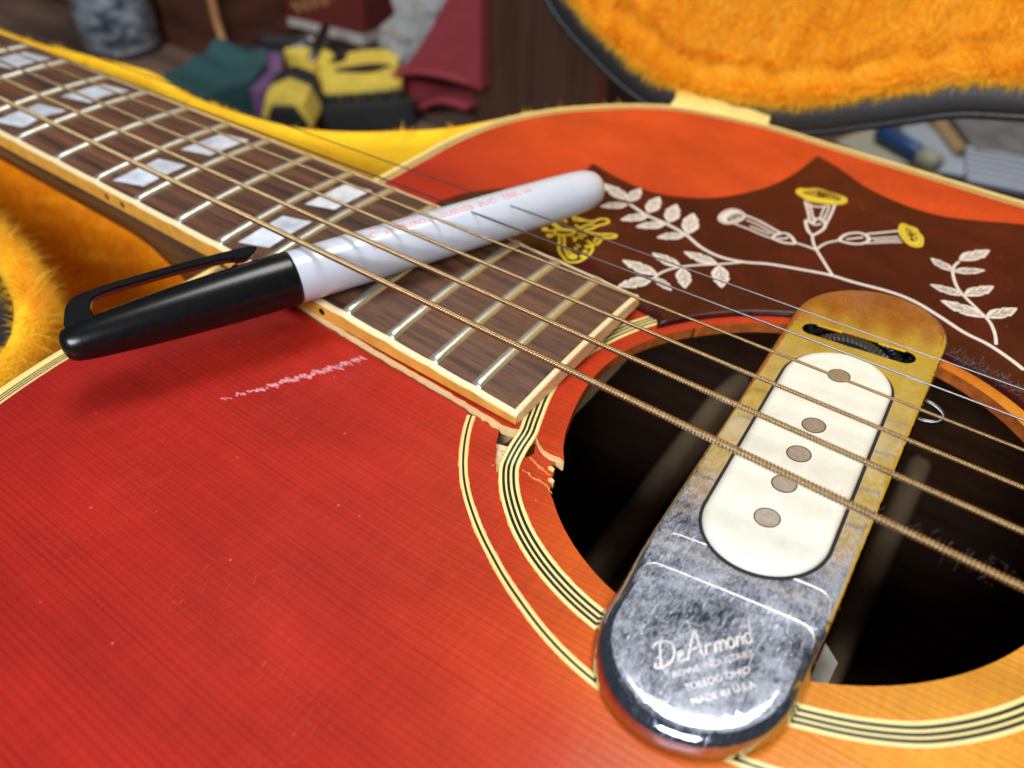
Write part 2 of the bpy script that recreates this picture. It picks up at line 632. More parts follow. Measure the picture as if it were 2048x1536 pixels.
def M_pickguard():
    m_, nt, p = newmat('tortoise_celluloid')
    v = mm_coord(nt)
    f = noise(nt, v, .05, 4, .6, 1.2)
    c = ramp(nt, f, [(.3, (.024, .004, .004)), (.55, (.046, .006, .005)), (.75, (.072, .010, .007))])
    w = noise(nt, mm_coord(nt, .5, .12, 0), 1.0, 2, .5, 2.0)
    scr = ramp(nt, w, [(0.497, (0, 0, 0)), (0.5, (1, 1, 1)), (0.503, (0, 0, 0))])
    msk = ramp(nt, noise(nt, v, .08, 2), [(0.55, (0, 0, 0)), (0.65, (1, 1, 1))])
    c = mix(nt, c, (.45, .14, .09), math_(nt, 'MULTIPLY', math_(nt, 'MULTIPLY', scr, msk), .55))
    nt.links.new(c, p.inputs['Base Color'])
    p.inputs['Roughness'].default_value = .25
    p.inputs['Specular IOR Level'].default_value = .2
    p.inputs['Coat Weight'].default_value = .0
    p.inputs['Coat Roughness'].default_value = .12
    bump(nt, p, noise(nt, v, .12, 3), .10, .4)
    return m_

def M_chrome():
    m_, nt, p = newmat('scuffed_chrome')
    v = mm_coord(nt)
    p.inputs['Metallic'].default_value = 1.0
    haze = noise(nt, v, .22, 5, .7)
    fine = noise(nt, mm_coord(nt, 2.2, 1.0, 1), 1.0, 4, .7)
    # worn, hazed end towards the bass side
    sep = N(nt, 'ShaderNodeSeparateXYZ'); nt.links.new(v, sep.inputs[0])
    wear = math_(nt, 'MULTIPLY', math_(nt, 'SUBTRACT', -14.0, sep.outputs['Y']), 1 / 30.0, True)
    hz = math_(nt, 'MULTIPLY', math_(nt, 'ADD', haze, fine), .5)
    rr = math_(nt, 'ADD', 0.045, math_(nt, 'MULTIPLY', hz, .09))
    s1 = noise(nt, mm_coord(nt, .9, .09, 0), 1.0, 2, .5, 1.5)
    scr = ramp(nt, s1, [(0.492, (0, 0, 0)), (0.5, (1, 1, 1)), (0.508, (0, 0, 0))])
    rr = math_(nt, 'ADD', rr, math_(nt, 'MULTIPLY', math_(nt, 'MULTIPLY', scr, wear), .35))
    nt.links.new(rr, p.inputs['Roughness'])
    nt.links.new(ramp(nt, haze, [(.3, (.46, .50, .60)), (.7, (.60, .64, .73))]), p.inputs['Base Color'])
    # dusty, hand-worn haze that dulls the plating
    dn = noise(nt, mm_coord(nt, 1.1, .75, 0), 1.0, 6, .75, .8)
    big2 = noise(nt, v, .11, 3, .6)
    dust = ramp(nt, math_(nt, 'ADD', math_(nt, 'MULTIPLY', dn, .6), math_(nt, 'MULTIPLY', big2, .4)), [(.40, (0, 0, 0)), (.58, (1, 1, 1))])
    w2 = math_(nt, 'MULTIPLY', math_(nt, 'SUBTRACT', 30.0, sep.outputs['Y']), 1 / 90.0, True)
    geo = N(nt, 'ShaderNodeNewGeometry'); sn_ = N(nt, 'ShaderNodeSeparateXYZ')
    nt.links.new(geo.outputs['True Normal'], sn_.inputs[0])
    flat = math_(nt, 'MULTIPLY', math_(nt, 'SUBTRACT', sn_.outputs['Z'], .93), 20.0, True)      # the rolled edge is wiped clean
    dust = math_(nt, 'MULTIPLY', dust, math_(nt, 'ADD', .04, math_(nt, 'MULTIPLY', w2, .62)))
    dust = math_(nt, 'ADD', dust, math_(nt, 'MULTIPLY', math_(nt, 'MULTIPLY', scr, wear), .35), True)
    dust = math_(nt, 'MULTIPLY', dust, flat)
    nt.links.new(math_(nt, 'SUBTRACT', 1.0, dust), p.inputs['Metallic'])
    h = math_(nt, 'ADD', math_(nt, 'MULTIPLY', scr, .4), fine)
    bump(nt, p, h, .05, .15)
    return m_

MT = {}
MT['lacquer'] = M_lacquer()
MT['raw'] = M_wood('raw_spruce', (.78, .50, .20), (.95, .72, .36), .05, 2.2, 2.2, .7, .15, pscale=(.3, 5, 5))
MT['stained_edge'] = simple('stained_edge', (.42, .10, .018), .4, coat=.4, nscale=.5, var=.3)
MT['cream'] = simple('aged_cream_binding', (.80, .60, .22), .34, coat=.3, nscale=.15, var=.07)
MT['ring_cream'] = simple('aged_ring_celluloid', (.78, .66, .26), .34, coat=.3, nscale=.3, var=.06)
MT['bind_top'] = simple('worn_binding', (.80, .62, .36), .42, nscale=1.2, var=.08)
MT['amber'] = simple('amber_binding', (.62, .31, .055), .26, coat=.5, nscale=.25, var=.16)
MT['black_line'] = simple('black_celluloid', (.008, .007, .006), .3, nscale=1)
MT['chip'] = simple('chipped_lacquer', (.62, .20, .045), .6, nscale=2.5, var=.25)
MT['rosewood'] = M_wood('rosewood', (.022, .010, .008), (.215, .082, .034), .012, .42, .5, .55, .70, pscale=(.10, 5.5, 3), bmp=.45)
MT['mahogany'] = M_wood('mahogany', (.045, .018, .008), (.13, .055, .022), .03, .3, .3, .4, .5, coat=.5)
MT['fret'] = simple('nickel_silver', (.52, .52, .44), .36, .85, nscale=.8, var=.08, bmp=.05)
MT['pearl'] = simple('pearloid', (.58, .63, .70), .22, coat=.6, nscale=.22, var=.24)
MT['pickguard'] = M_pickguard()
MT['engrave_white'] = simple('engraved_white', (.62, .57, .49), .5, nscale=1.5, var=.1)
MT['engrave_yellow'] = simple('engraved_yellow', (.62, .47, .03), .45, nscale=1.5, var=.15)
MT['engrave_dark'] = simple('engraved_dark', (.10, .055, .04), .5, nscale=1.5)  # dark vein and groove lines of the white engraving
MT['engrave_darkyellow'] = simple('engraved_olive', (.17, .10, .01), .5, nscale=1.5)
MT['bronze'] = simple('bronze_winding', (.33, .235, .12), .34, 1.0, nscale=.5, var=.12)
MT['steel'] = simple('plain_steel', (.17, .165, .17), .35, 1.0, nscale=.5, var=.05)
MT['chrome'] = M_chrome()
def M_ivory():
    m_, nt, p = newmat('aged_ivory_plastic')
    v = mm_coord(nt)
    c = ramp(nt, noise(nt, v, .25, 4), [(.3, (.67, .66, .57)), (.7, (.77, .76, .67))])
    st = ramp(nt, noise(nt, v, .30, 5, .7), [(.58, (0, 0, 0)), (.72, (1, 1, 1))])
    c = mix(nt, c, (.46, .26, .10), math_(nt, 'MULTIPLY', st, .16))
    sp = ramp(nt, noise(nt, v, 2.6, 3, .6), [(.66, (0, 0, 0)), (.72, (1, 1, 1))])
    c = mix(nt, c, (.30, .22, .15), math_(nt, 'MULTIPLY', sp, .6))
    nt.links.new(c, p.inputs['Base Color'])
    p.inputs['Roughness'].default_value = .34
    p.inputs['Coat Weight'].default_value = .15
    bump(nt, p, noise(nt, v, 2.0, 3), .04, .2)
    return m_
MT['ivory'] = M_ivory()
MT['pole'] = simple('dull_steel_pole', (.34, .32, .30), .38, .9, nscale=1.5, var=.15, bmp=.2)
MT['felt'] = simple('black_felt', (.012, .012, .013), .95, nscale=2, bmp=.5)
MT['wheel'] = simple('black_thumbwheel', (.012, .011, .010), .45, nscale=1)
MT['pen_white'] = simple('white_pen_plastic', (.49, .53, .60), .28, coat=.3, nscale=.2, var=.03)
MT['pen_black'] = simple('black_pen_plastic', (.0035, .0035, .004), .27, coat=.0, nscale=.6, var=.3, bmp=.03, bscale=1.2, spec=.38)
MT['plush'] = M_plush('plush_backing', False)
MT['pile'] = M_plush('plush_pile', True)
MT['vinyl'] = simple('black_vinyl', (.014, .014, .016), .42, nscale=.6, bmp=.5, bscale=1.6)
MT['ribbon'] = simple('cream_ribbon', (.88, .66, .20), .6, nscale=.4, bmp=.4)

# ------------------------------------------------------------------ measured outlines (mm)
D = {"pg_top":[[370.29,29.18],[371.75,37.32],[375.09,45.37],[381.66,53.48],[387.11,58.77],[392.44,67.14],[394.33,75.66],[393.48,84.57],[405.05,81.16],[416.4,79.96],[425.21,82.91],[432.8,88.16],[439.09,96.41],[444.51,107.29],[447.41,120.17],[448.75,135.61],[457.36,129.75],[469.08,119.44],[478.07,113.92],[487.85,110.21],[496.35,110.07],[511.18,114.16]],
 "pg_low":[[439.43,26.29],[448.2,24.53],[450.23,29.49],[454.34,34.75],[461.52,40.55],[468.51,43.53],[507.23,41.2],[513.1,39.71],[521.44,34.05]],
 "stems":{"main":[[415.98,68.44],[422.88,66.11],[429.48,65.46],[436.51,63.56],[442.56,60.13],[449.0,58.42],[455.49,59.17],[461.24,61.32],[468.49,62.52],[476.25,63.35],[482.42,62.72],[491.13,62.37],[497.08,60.69],[503.24,57.01],[509.17,53.03],[514.49,50.7],[519.3,47.32],[522.35,44.67]],
 "low":[[455.0,58.73],[450.52,54.99],[445.47,50.96],[441.81,46.96],[439.76,42.64],[439.29,38.81]],
 "f0":[[476.59,63.81],[472.8,69.17],[469.1,74.51],[467.07,77.99],[465.49,81.85]],
 "f1":[[469.19,74.26],[465.98,75.09],[462.52,75.5]],
 "f2":[[469.19,74.26],[469.55,77.03],[470.4,79.34],[471.76,81.15],[473.24,82.57]],
 "right":[[501.54,84.85],[501.06,81.8],[501.59,78.0],[503.57,72.51],[505.95,68.77],[509.38,64.61],[512.65,60.64],[514.2,57.58],[515.26,54.36],[515.87,51.5]]},
 "leaves":[[[414.65,70.07],[403.5,74.1]],[[415.0,69.45],[413.95,78.85]],[[415.7,68.21],[409.88,61.66]],[[422.51,67.55],[420.82,77.88]],[[423.43,66.56],[418.26,58.95]],[[429.72,66.49],[426.8,77.24]],[[429.48,65.46],[423.49,58.49]],[[436.78,64.24],[433.07,75.66]],[[436.51,63.56],[430.74,57.14]],[[439.29,38.81],[433.64,30.19]],[[439.52,41.06],[428.73,41.35]],[[439.54,39.69],[445.63,36.57]],[[442.74,47.92],[433.33,49.41]],[[443.11,47.89],[447.92,39.43]],[[449.99,54.65],[439.9,55.15]],[[450.61,54.32],[455.52,44.45]],[[501.41,85.48],[506.69,94.52]],[[501.33,79.21],[495.25,83.56]],[[501.33,79.21],[507.8,83.44]],[[505.95,68.77],[498.14,70.4]],[[505.95,68.77],[510.87,76.57]],[[512.01,61.42],[501.88,64.26]],[[512.01,61.42],[517.08,68.96]]],
 "flower":{"A_mouth":[[452.51,105.07],[452.39,108.12],[454.54,109.02],[457.22,110.68],[460.65,110.01],[464.03,109.31],[466.56,108.18],[467.46,105.27],[466.27,103.22],[463.33,101.83],[460.33,101.5],[457.61,101.14],[455.49,102.64]],
 "A_mouth_in":[[453.88,106.28],[455.8,108.21],[458.79,109.85],[462.47,109.31],[465.23,107.48],[465.64,105.68],[462.9,105.04],[459.24,104.71],[455.96,104.96]],
 "A_tubeL":[[456.99,100.64],[459.73,95.04],[461.9,90.14]],
 "A_tubeL2":[[458.53,99.88],[460.65,95.54],[462.68,90.94]],
 "A_tubeR":[[465.06,102.2],[465.96,96.09],[466.76,89.07]],
 "A_tubeR2":[[464.07,100.49],[464.8,95.47],[465.38,90.53]],
 "A_tubeR3":[[462.9,99.87],[463.56,95.57],[464.33,91.45]],
 "A_rim":[[458.11,99.26],[460.02,98.72],[461.98,99.38],[463.9,101.03]],
 "A_calyx":[[461.11,89.34],[462.11,89.51],[463.43,88.75],[463.22,91.6],[464.58,91.59],[466.22,90.25],[466.99,87.02],[466.41,83.49],[465.47,81.92],[463.31,84.31]],
 "B_mouth":[[439.88,77.17],[439.33,81.36],[440.58,84.62],[442.88,85.49],[445.3,84.06],[446.17,81.59],[445.65,78.99],[444.38,76.64],[442.26,75.52]],
 "B_mouth_in":[[441.88,78.62],[441.99,81.37],[443.13,83.33],[444.66,83.62],[445.03,81.58],[444.39,78.88],[443.39,77.43]],
 "B_s1":[[445.67,83.54],[449.96,82.53],[454.17,80.63],[457.57,78.98]],
 "B_s2":[[446.79,81.25],[450.92,80.15],[455.08,78.27],[457.26,77.38]],
 "B_s3":[[445.13,77.15],[449.23,76.54],[453.77,75.36],[457.39,74.65]],
 "B_s4":[[449.14,78.31],[452.6,77.52],[455.65,76.82]],
 "B_calyx":[[457.05,75.15],[457.26,77.38],[458.68,79.25],[460.82,78.32],[463.17,75.12],[461.94,74.44],[460.01,74.06]],
 "C_mouth":[[483.81,98.09],[484.55,99.56],[486.42,98.75],[488.19,98.26],[489.59,95.85],[491.09,93.55],[491.99,88.67],[490.31,87.44],[488.54,88.15],[486.61,90.48],[484.82,93.67]],
 "C_mouth_in":[[485.12,97.35],[486.49,97.37],[488.32,95.52],[489.78,92.86],[490.13,90.34],[488.81,90.3],[487.1,92.8]],
 "C_s1":[[484.46,94.53],[482.2,92.62],[479.93,90.72],[477.67,88.82]],
 "C_s2":[[485.34,91.17],[483.02,89.59],[480.73,87.88],[478.45,86.12]],
 "C_s3":[[486.95,88.63],[484.46,87.29],[481.68,85.47],[479.14,83.77]],
 "C_s4":[[486.21,89.92],[483.18,87.97],[480.39,86.13]],
 "C_calyx":[[472.7,82.35],[473.12,86.04],[474.56,87.86],[476.27,88.77],[478.59,87.57],[479.28,85.2],[478.03,82.83],[475.54,81.83]]},
 "bfly":{"ant1":[[404.2,41.31],[405.52,41.41],[406.68,42.35]],
 "ant2":[[407.01,39.4],[407.58,40.5],[408.36,41.77]],
 "body":[[406.41,42.78],[407.4,44.24],[408.81,45.06],[410.23,45.88],[411.38,45.84],[411.44,43.95],[410.38,42.61],[409.05,41.69],[407.69,41.56]],
 "wl_out":[[409.11,41.1],[410.59,38.83],[412.41,35.66],[413.82,34.08],[415.68,32.89],[417.6,31.8],[419.06,32.38],[420.03,33.74],[420.48,36.45],[420.29,39.27],[419.59,41.44],[418.27,42.84],[416.99,43.68],[416.21,43.67]],
 "wl_in":[[410.06,41.87],[411.63,39.67],[413.33,37.02],[415.03,35.35],[416.8,33.79],[417.94,33.67],[418.47,34.54],[417.95,35.61],[416.96,35.71],[416.35,35.21]],
 "wr_lobe":[[418.02,43.26],[419.13,43.22],[419.48,44.44],[419.25,46.13],[418.93,47.45],[417.77,46.51],[418.27,44.39]],
 "tail1":[[413.18,47.3],[415.18,47.94],[417.16,48.58],[418.76,49.87],[420.41,51.04],[421.41,51.21],[421.39,49.9],[420.24,48.67],[418.78,47.97]],
 "tail2":[[412.78,47.95],[414.12,49.69],[414.71,52.15],[415.69,54.27],[416.13,55.97],[414.78,56.9],[413.36,55.75],[412.82,53.96],[411.87,52.85],[410.05,52.38],[408.19,52.22],[406.93,51.88],[405.52,51.76]],
 "wu1":[[403.07,45.35],[405.28,44.49],[407.19,44.07]],
 "wu2":[[403.46,46.01],[405.68,45.14],[407.47,44.63]],
 "wu3":[[404.22,48.65],[405.51,47.67]],
 "wu4":[[405.58,49.08],[406.87,48.11]],
 "k1":[[406.82,51.79],[407.89,50.62],[409.11,51.28],[410.33,51.93]],
 "k2":[[412.25,42.69],[413.38,42.65],[413.51,43.71],[414.93,44.22]],
 "k3":[[413.38,42.65],[413.85,41.15]],
 "d1":[[414.78,36.96],[415.97,35.81],[416.63,35.74]],
 "d2":[[415.25,40.41],[416.51,39.89]],
 "d3":[[415.5,38.77],[416.53,38.37]],
 "q1":[[409.5,48.58],[410.69,48.22],[412.22,47.82]],
 "q2":[[412.45,45.41],[413.69,45.45],[415.01,45.88]],
 "q3":[[411.6,48.3],[411.81,49.79],[412.5,51.02],[413.53,52.52]]},
 "bdots":[[404.2,41.31],[407.01,39.4],[418.06,41.28],[418.79,38.83],[419.46,36.37],[417.33,34.52]],
 "crack":[[376.89,-24.29],[382.89,-25.0],[399.47,-25.97],[415.88,-26.63],[424.56,-26.91],[429.85,-27.08],[431.08,-27.28],[434.86,-27.4],[439.11,-27.89]],
 "ring_c":[[443.07,-20.83,2.0],[444.18,-23.58,2.0],[445.12,-26.05,2.0],[445.53,-28.02,1.7],[445.48,-30.06,1.1],[445.71,-32.47,0.5],[446.32,-34.5,0.1],[447.16,-35.96,0.0],[448.11,-37.13,0.0],[456.6,-45.47,0.0],[463.27,-49.54,0.0],[469.98,-52.62,0.0],[477.54,-54.6,0.0]],
 "ring_far":[[441.44,14.64],[445.39,23.52]],
 "gap":[[439.21,-27.85],[439.96,-29.79],[441.79,-32.43],[442.76,-33.97],[444.63,-36.28],[446.35,-38.33],[446.7,-38.09],[445.41,-35.74],[444.44,-33.52],[443.59,-30.4],[443.45,-28.98],[443.6,-27.96]],
 "split1":[[445.82,-24.39],[447.91,-26.05],[449.55,-27.06],[451.33,-27.37],[453.47,-27.15],[454.92,-27.81]],
 "split2":[[448.47,-30.46],[450.36,-31.08],[452.3,-31.81],[453.82,-32.09],[454.84,-32.4]],
 "split3":[[449.09,-33.94],[450.75,-34.24],[451.85,-34.63],[454.99,-34.7],[457.53,-36.13]],
 "ring2_c":[[431.88,-27.79],[435.06,-34.07],[438.04,-38.67],[441.44,-42.67],[445.16,-46.18],[448.38,-48.36],[451.94,-50.9],[456.68,-53.81],[461.01,-56.08],[469.07,-60.32],[477.67,-63.34],[483.85,-64.76]],
 "piece_edge":[[449.87,-17.63],[451.43,-22.11],[453.45,-26.08],[455.3,-28.67]],
 "split1p":[[446.86,-26.09],[448.92,-27.72],[450.4,-28.52],[452.18,-28.88],[454.26,-28.62],[455.56,-29.08]],
 "L_O_out":[[312.6,177.2,6.1],[324.6,175.4,-3.1],[338.8,173.8,-10.8],[352.6,172.5,-17.5],[363.1,171.7,-21.3],[373.0,171.3,-23.5],[393.2,171.4,-23.2],[413.7,171.8,-21.1],[425.4,172.1,-19.5],[439.4,172.9,-15.3],[452.2,174.0,-10.2],[465.6,175.1,-4.6],[481.1,176.3,1.6],[498.5,177.3,6.5]],
 "L_poles":[[491.62,16.84],[492.41,-0.33],[492.74,-9.2],[493.22,-17.73],[493.64,-26.68]]}
# ------------------------------------------------------------------ the guitar's own shape (mm; x along the strings from the nut, y to the treble side)
HC = (491.63, -4.39)            # sound-hole centre
HR = 46.7

def zt(x, y=None):
    """height of the sunken soundboard: level in the upper bout, rising past the caved-in hole"""
    x = np.asarray(x, float)
    s = 6.0
    a0 = -.015
    z = -7.9 + a0 * (x - 430) + (.12 - a0) * s * np.log1p(np.exp(np.clip((x - 446) / s, -50, 50)))
    z = z - .12 * 12 * np.log1p(np.exp(np.clip((x - 562) / 12, -50, 50)))
    return z

def lift(x, y):
    """the broken-out piece under the fretboard stands proud along its bass edge"""
    y = np.asarray(y, float)
    k = np.clip((12 - y) / 34.0, 0, 1)
    return 1.7 * k * k * (3 - 2 * k)

def zp(x, y):
    return zt(x) + lift(x, y)

def kink(x):
    return -.0488 * max(0.0, x - 375.0) if x > 373 else 0.0

FB_END = 442.0
def hw(x):
    return 23.36 + .0114 * (x - 350) + 1.6       # outer half width of the bound fretboard

def fret_x(n):
    return 628.65 * (1 - 2 ** (-n / 12))

def fb_z(x, y):
    w = hw(x)
    return kink(x) + (w * w - y * y) / 610.0

def fb_bot(x):
    return -5.1 - .016 * max(0, x - 384)

guitar = thing('acoustic_guitar', 'cherry sunburst acoustic guitar with cracked top lying in its case', 'guitar', (450, 0, -118))

# body outline, neck joint at x=347; the bass half mirrors the treble half
half = [(347, 0), (347, 33), (347, 55), (347.3, 72), (351, 92), (360, 111), (372, 126), (385, 138), (398, 145), (425, 150.5), (447, 149), (473, 142), (492, 136), (510, 130.5), (530, 127.5), (548, 127), (570, 130),
        (600, 142), (640, 165), (680, 187), (720, 200), (760, 203), (795, 196), (825, 175), (845, 140), (856, 90), (860, 40), (860, 0)]
body_outline = smooth_path(half + [(x, -y) for x, y in half[::-1][1:-1]], 4.0, closed=True)
if area2(body_outline) < 0:
    body_outline = body_outline[::-1]
BW = 1.6
inner_outline = offset_closed(body_outline, 3.4)

def circle(c, r, n, a0=0.0, a1=2 * math.pi, end=False):
    return [(c[0] + r * math.cos(a0 + (a1 - a0) * i / (n - (1 if end else 0))), c[1] + r * math.sin(a0 + (a1 - a0) * i / (n - (1 if end else 0)))) for i in range(n)]

# opening left in the main board: sound hole plus the torn strip beside the fretboard
crack = [(350.6, -22.4), (362, -23.4)] + [tuple(p) for p in D['crack']]
crack_r = []
for i, p in enumerate(resample(crack, 1.6)):
    crack_r.append((p[0] + rng.normal(0, .10), p[1] + rng.normal(0, .16)))
gapL = [tuple(p) for p in D['gap'][1:6]]
gapL_r = [(p[0] + rng.normal(0, .12), p[1] + rng.normal(0, .12)) for p in resample(gapL, .8)]
ring_under = [(446.6, -36.4), (446.3, -34.4), (446.9, -31.6), (448.2, -30.4), (448.6, -29.0), (447.6, -27.2), (446.4, -25.2)]
split_hole = [(447.9, -26.2), (449.6, -27.2), (451.3, -27.6), (453.3, -27.5), (453.5, -28.4), (453.55, -29.2), (453.2, -30.0), (454.4, -31.0), (455.1, -32.2), (455.0, -33.3), (455.9, -33.8), (456.4, -35.4), (457.6, -36.6)]
a0 = math.atan2(-37.4 - HC[1], 457.9 - HC[0])
if a0 > 0:
    a0 -= 2 * math.pi
a1 = math.atan2(27.0 - HC[1], 457.0 - HC[0])      # treble side, under the pickguard
arc = circle(HC, HR, 150, a0, a1, True)           # counter-clockwise round the bridge side
treble_back = [(452.0, 30.0), (436, 27.5), (400, 26.5), (350.6, 24.5)]
opening = crack_r + gapL_r + ring_under + split_hole + [tuple(p) for p in arc] + treble_back
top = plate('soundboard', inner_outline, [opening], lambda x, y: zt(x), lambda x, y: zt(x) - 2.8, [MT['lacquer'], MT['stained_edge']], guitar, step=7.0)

# broken-out piece that carries the fretboard end
pe = [(455.2, -28.4), (454.0, -27.0)] + [tuple(p) for p in D['piece_edge'][::-1][1:]]
a2 = math.atan2(-15 - HC[1], 449.2 - HC[0]); a2 = a2 - 2 * math.pi if a2 > 0 else a2
qe = D['piece_edge'][0]
rq = math.hypot(qe[0] - HC[0], qe[1] - HC[1])
aq = math.atan2(qe[1] - HC[1], qe[0] - HC[0]) % (2 * math.pi)
arc2 = []
for a in np.linspace(aq - .03, a1, 40):
    k = min(1, (aq - a) / .75); k = k * k * (3 - 2 * k)
    r_ = rq + (HR - rq) * k
    arc2.append((HC[0] + r_ * math.cos(a), HC[1] + r_ * math.sin(a)))
piece_bass = [(351.4, -21.6)] + [(p[0] + .5, p[1] + .45) for p in resample(D['crack'], 1.5)]
piece_bass = [(p[0] + rng.normal(0, .08), p[1] + rng.normal(0, .10)) for p in piece_bass]
piece_tail = [(441.4, -27.2), (443.2, -26.6), (445.2, -26.2), (446.9, -26.0)] + [tuple(p) for p in D['split1p'][1:]]
piece_outline = piece_bass + piece_tail + pe[2:] + [tuple(p) for p in arc2] + [(452.6, 29.4), (436, 27.0), (400, 26.0), (351.4, 24.0)]
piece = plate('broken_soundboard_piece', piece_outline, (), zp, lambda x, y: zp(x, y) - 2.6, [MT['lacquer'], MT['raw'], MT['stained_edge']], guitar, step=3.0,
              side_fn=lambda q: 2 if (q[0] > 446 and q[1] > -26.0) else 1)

# exposed timber seen through the torn gap, and slivers along the cracks
MT['pale_wood'] = M_wood('exposed_block_wood', (.70, .48, .24), (.92, .72, .44), .4, .7, 1.5, .75, .4, pscale=(1.2, .5, 2))
block = plate('exposed_block', [(440.2, -30.4), (443.4, -29.6), (445.6, -31.4), (449.5, -36.6), (449.0, -40.5), (445.2, -39.6), (441.2, -34.6)], (), lambda x, y: zt(x) - .9 + .08 * np.sin(x * 2.1 + y * 1.3), lambda x, y: zt(x) - 6.0, [MT['pale_wood'], MT['pale_wood']], guitar, step=.9)
brace = box('transverse_brace', (434, -60, -26), (440.5, 60, -11.2), MT['pale_wood'], guitar)
for key, w_ in (('split1', .34), ('split2', .26), ('split3', .22)):
    ps = resample(D[key], .5)
    ps = [(p[0] + rng.normal(0, .08), p[1] + rng.normal(0, .08)) for p in ps]
    ribbon('splinter', ps, w_, (lambda x, y: zt(x) + .02), .10, MT['chip'] if key != 'split1' else MT['raw'], guitar, ragged=.10, taper=True)
for (bx_, by_, ang, ln, hgt) in ((454.1, -28.2, -.5, 2.6, 1.3), (453.9, -30.8, -.55, 1.8, .5), (455.6, -33.4, -.6, 1.7, .4), (437.6, -27.3, -.1, 2.4, 1.0), (434.8, -26.9, .3, 1.6, .8)):
    ca, sa = math.cos(ang), math.sin(ang)
    q = [(-ln / 2, -.35), (-ln * .1, -.55), (ln / 2, -.05), (ln * .2, .5), (-ln * .4, .4)]
    q = [(bx_ + a * ca - b * sa, by_ + a * sa + b * ca) for a, b in q]
    plate('splinter_shard', q, (), lambda x, y, h_=hgt: zt(x) + h_ * .35 + .1 * (x - bx_), lambda x, y: zt(x) - 1.4, [MT['raw'], MT['raw']], guitar, step=50, smooth=False)

# sides, back, linings and back braces seen through the hole
bo = np.array([p[:2] for p in body_outline])
zb = -112.0
V = [(x, y, float(zt(x)) - .6) for x, y in bo] + [(x, y, zb) for x, y in bo]
n_ = len(bo)
F = [[i, i + n_, (i + 1) % n_ + n_, (i + 1) % n_] for i in range(n_)]
mesh('body_side', V, F, MT['mahogany'], guitar, True)
MT['inside_wood'] = M_wood('inside_mahogany', (.07, .030, .016), (.17, .080, .042), .02, .25, .25, .7, .3)
MT['brace_wood'] = simple('brace_spruce', (.66, .46, .26), .7, nscale=.1, var=.15)
plate('back_board', offset_closed(body_outline, .5), (), lambda x, y: 0 * x + zb + 3.0, lambda x, y: 0 * x + zb, [MT['inside_wood'], MT['mahogany']], guitar, step=40)
for x0_, ang in ((446, .0), (519, .0)):
    prof = [(-4.5, 0), (-4, 9), (-2, 15), (2, 15), (4, 9), (4.5, 0)]
    V = [(x0_ + a, yy, zb + 3 + b * (1 if abs(yy) < 110 else .35)) for yy in (-135, -108, 0, 108, 135) for a, b in prof]
    F = [[i * 6 + k, i * 6 + k + 1, i * 6 + k + 7, i * 6 + k + 6] for i in range(4) for k in range(5)]
    mesh('back_brace', V, F, MT['brace_wood'], guitar, True)
# outer binding and its purfling lines
def edge_strip(name, d0, d1, h, mat, drop=None):
    A = offset_closed(body_outline, d0); B = offset_closed(body_outline, d1)
    n = len(A)
    V = [(x, y, float(zt(x)) + h) for x, y in A] + [(x, y, float(zt(x)) + h) for x, y in B]
    F = [[i, (i + 1) % n, (i + 1) % n + n, i + n] for i in range(n)]
    if drop:
        V += [(x, y, float(zt(x)) - drop) for x, y in A]
        F += [[i + 2 * n, (i + 1) % n + 2 * n, (i + 1) % n, i] for i in range(n)]
    return mesh(name, V, F, mat, guitar)
binding = edge_strip('body_binding', -.35, 3.6, .03, MT['cream'], drop=6.0)
for d_, w_ in ((1.40, .34), (2.06, .34), (2.72, .34)):
    o_ = edge_strip('purfling_line', d_, d_ + w_, .06, MT['black_line'])
    o_.parent = binding

# rosette: inner five-ply ring, buckled where it crosses the break, and the outer ring
def polar_path(ctrl, a0_, a1_, step=.55, sig=2.2):
    A = np.arange(a0_, a1_, .12)
    Rr = np.interp(A, [c[0] for c in ctrl], [c[1] for c in ctrl])
    k = np.exp(-.5 * (np.arange(-60, 61) * .12 / sig) ** 2); k /= k.sum()
    Rr = np.convolve(np.pad(Rr, 60, mode='edge'), k, 'valid')
    P = np.stack([HC[0] + Rr * np.cos(np.radians(A)), HC[1] + Rr * np.sin(np.radians(A))], 1)
    L = np.concatenate([[0], np.cumsum(np.linalg.norm(np.diff(P, axis=0), axis=1))])
    t = np.arange(0, L[-1], step)
    return np.stack([np.interp(t, L, P[:, 0]), np.interp(t, L, P[:, 1])], 1), np.interp(t, L, A)
ring_p, ring_a = polar_path([(140, 53.4), (180, 52.4), (198, 51.2), (205.5, 51.3), (209, 52.8), (213.5, 54.4), (220, 54.5), (230, 54.0), (245, 52.9), (256, 52.2), (275, 52.1), (292, 52.6), (308, 54.1), (325, 54.2), (360, 53.5), (480, 53.4)], 142, 478, sig=1.3)
lk = np.clip((214.0 - ring_a) / 9.0, 0, 1); lk = lk * lk * (3 - 2 * lk)
ring_path = [(p[0], p[1], float(lift(p[0], p[1])) * k_) for p, k_ in zip(ring_p, lk)]
ring_xy = np.array([p[:2] for p in ring_path]); ring_l = np.array([p[2] for p in ring_path])
def ring_z(x, y):
    x = np.asarray(x, float); y = np.asarray(y, float)
    out = np.empty(len(x))
    for i in range(len(x)):
        k = np.argmin((ring_xy[:, 0] - x[i]) ** 2 + (ring_xy[:, 1] - y[i]) ** 2)
        out[i] = ring_l[k]
    return zt(x) + out
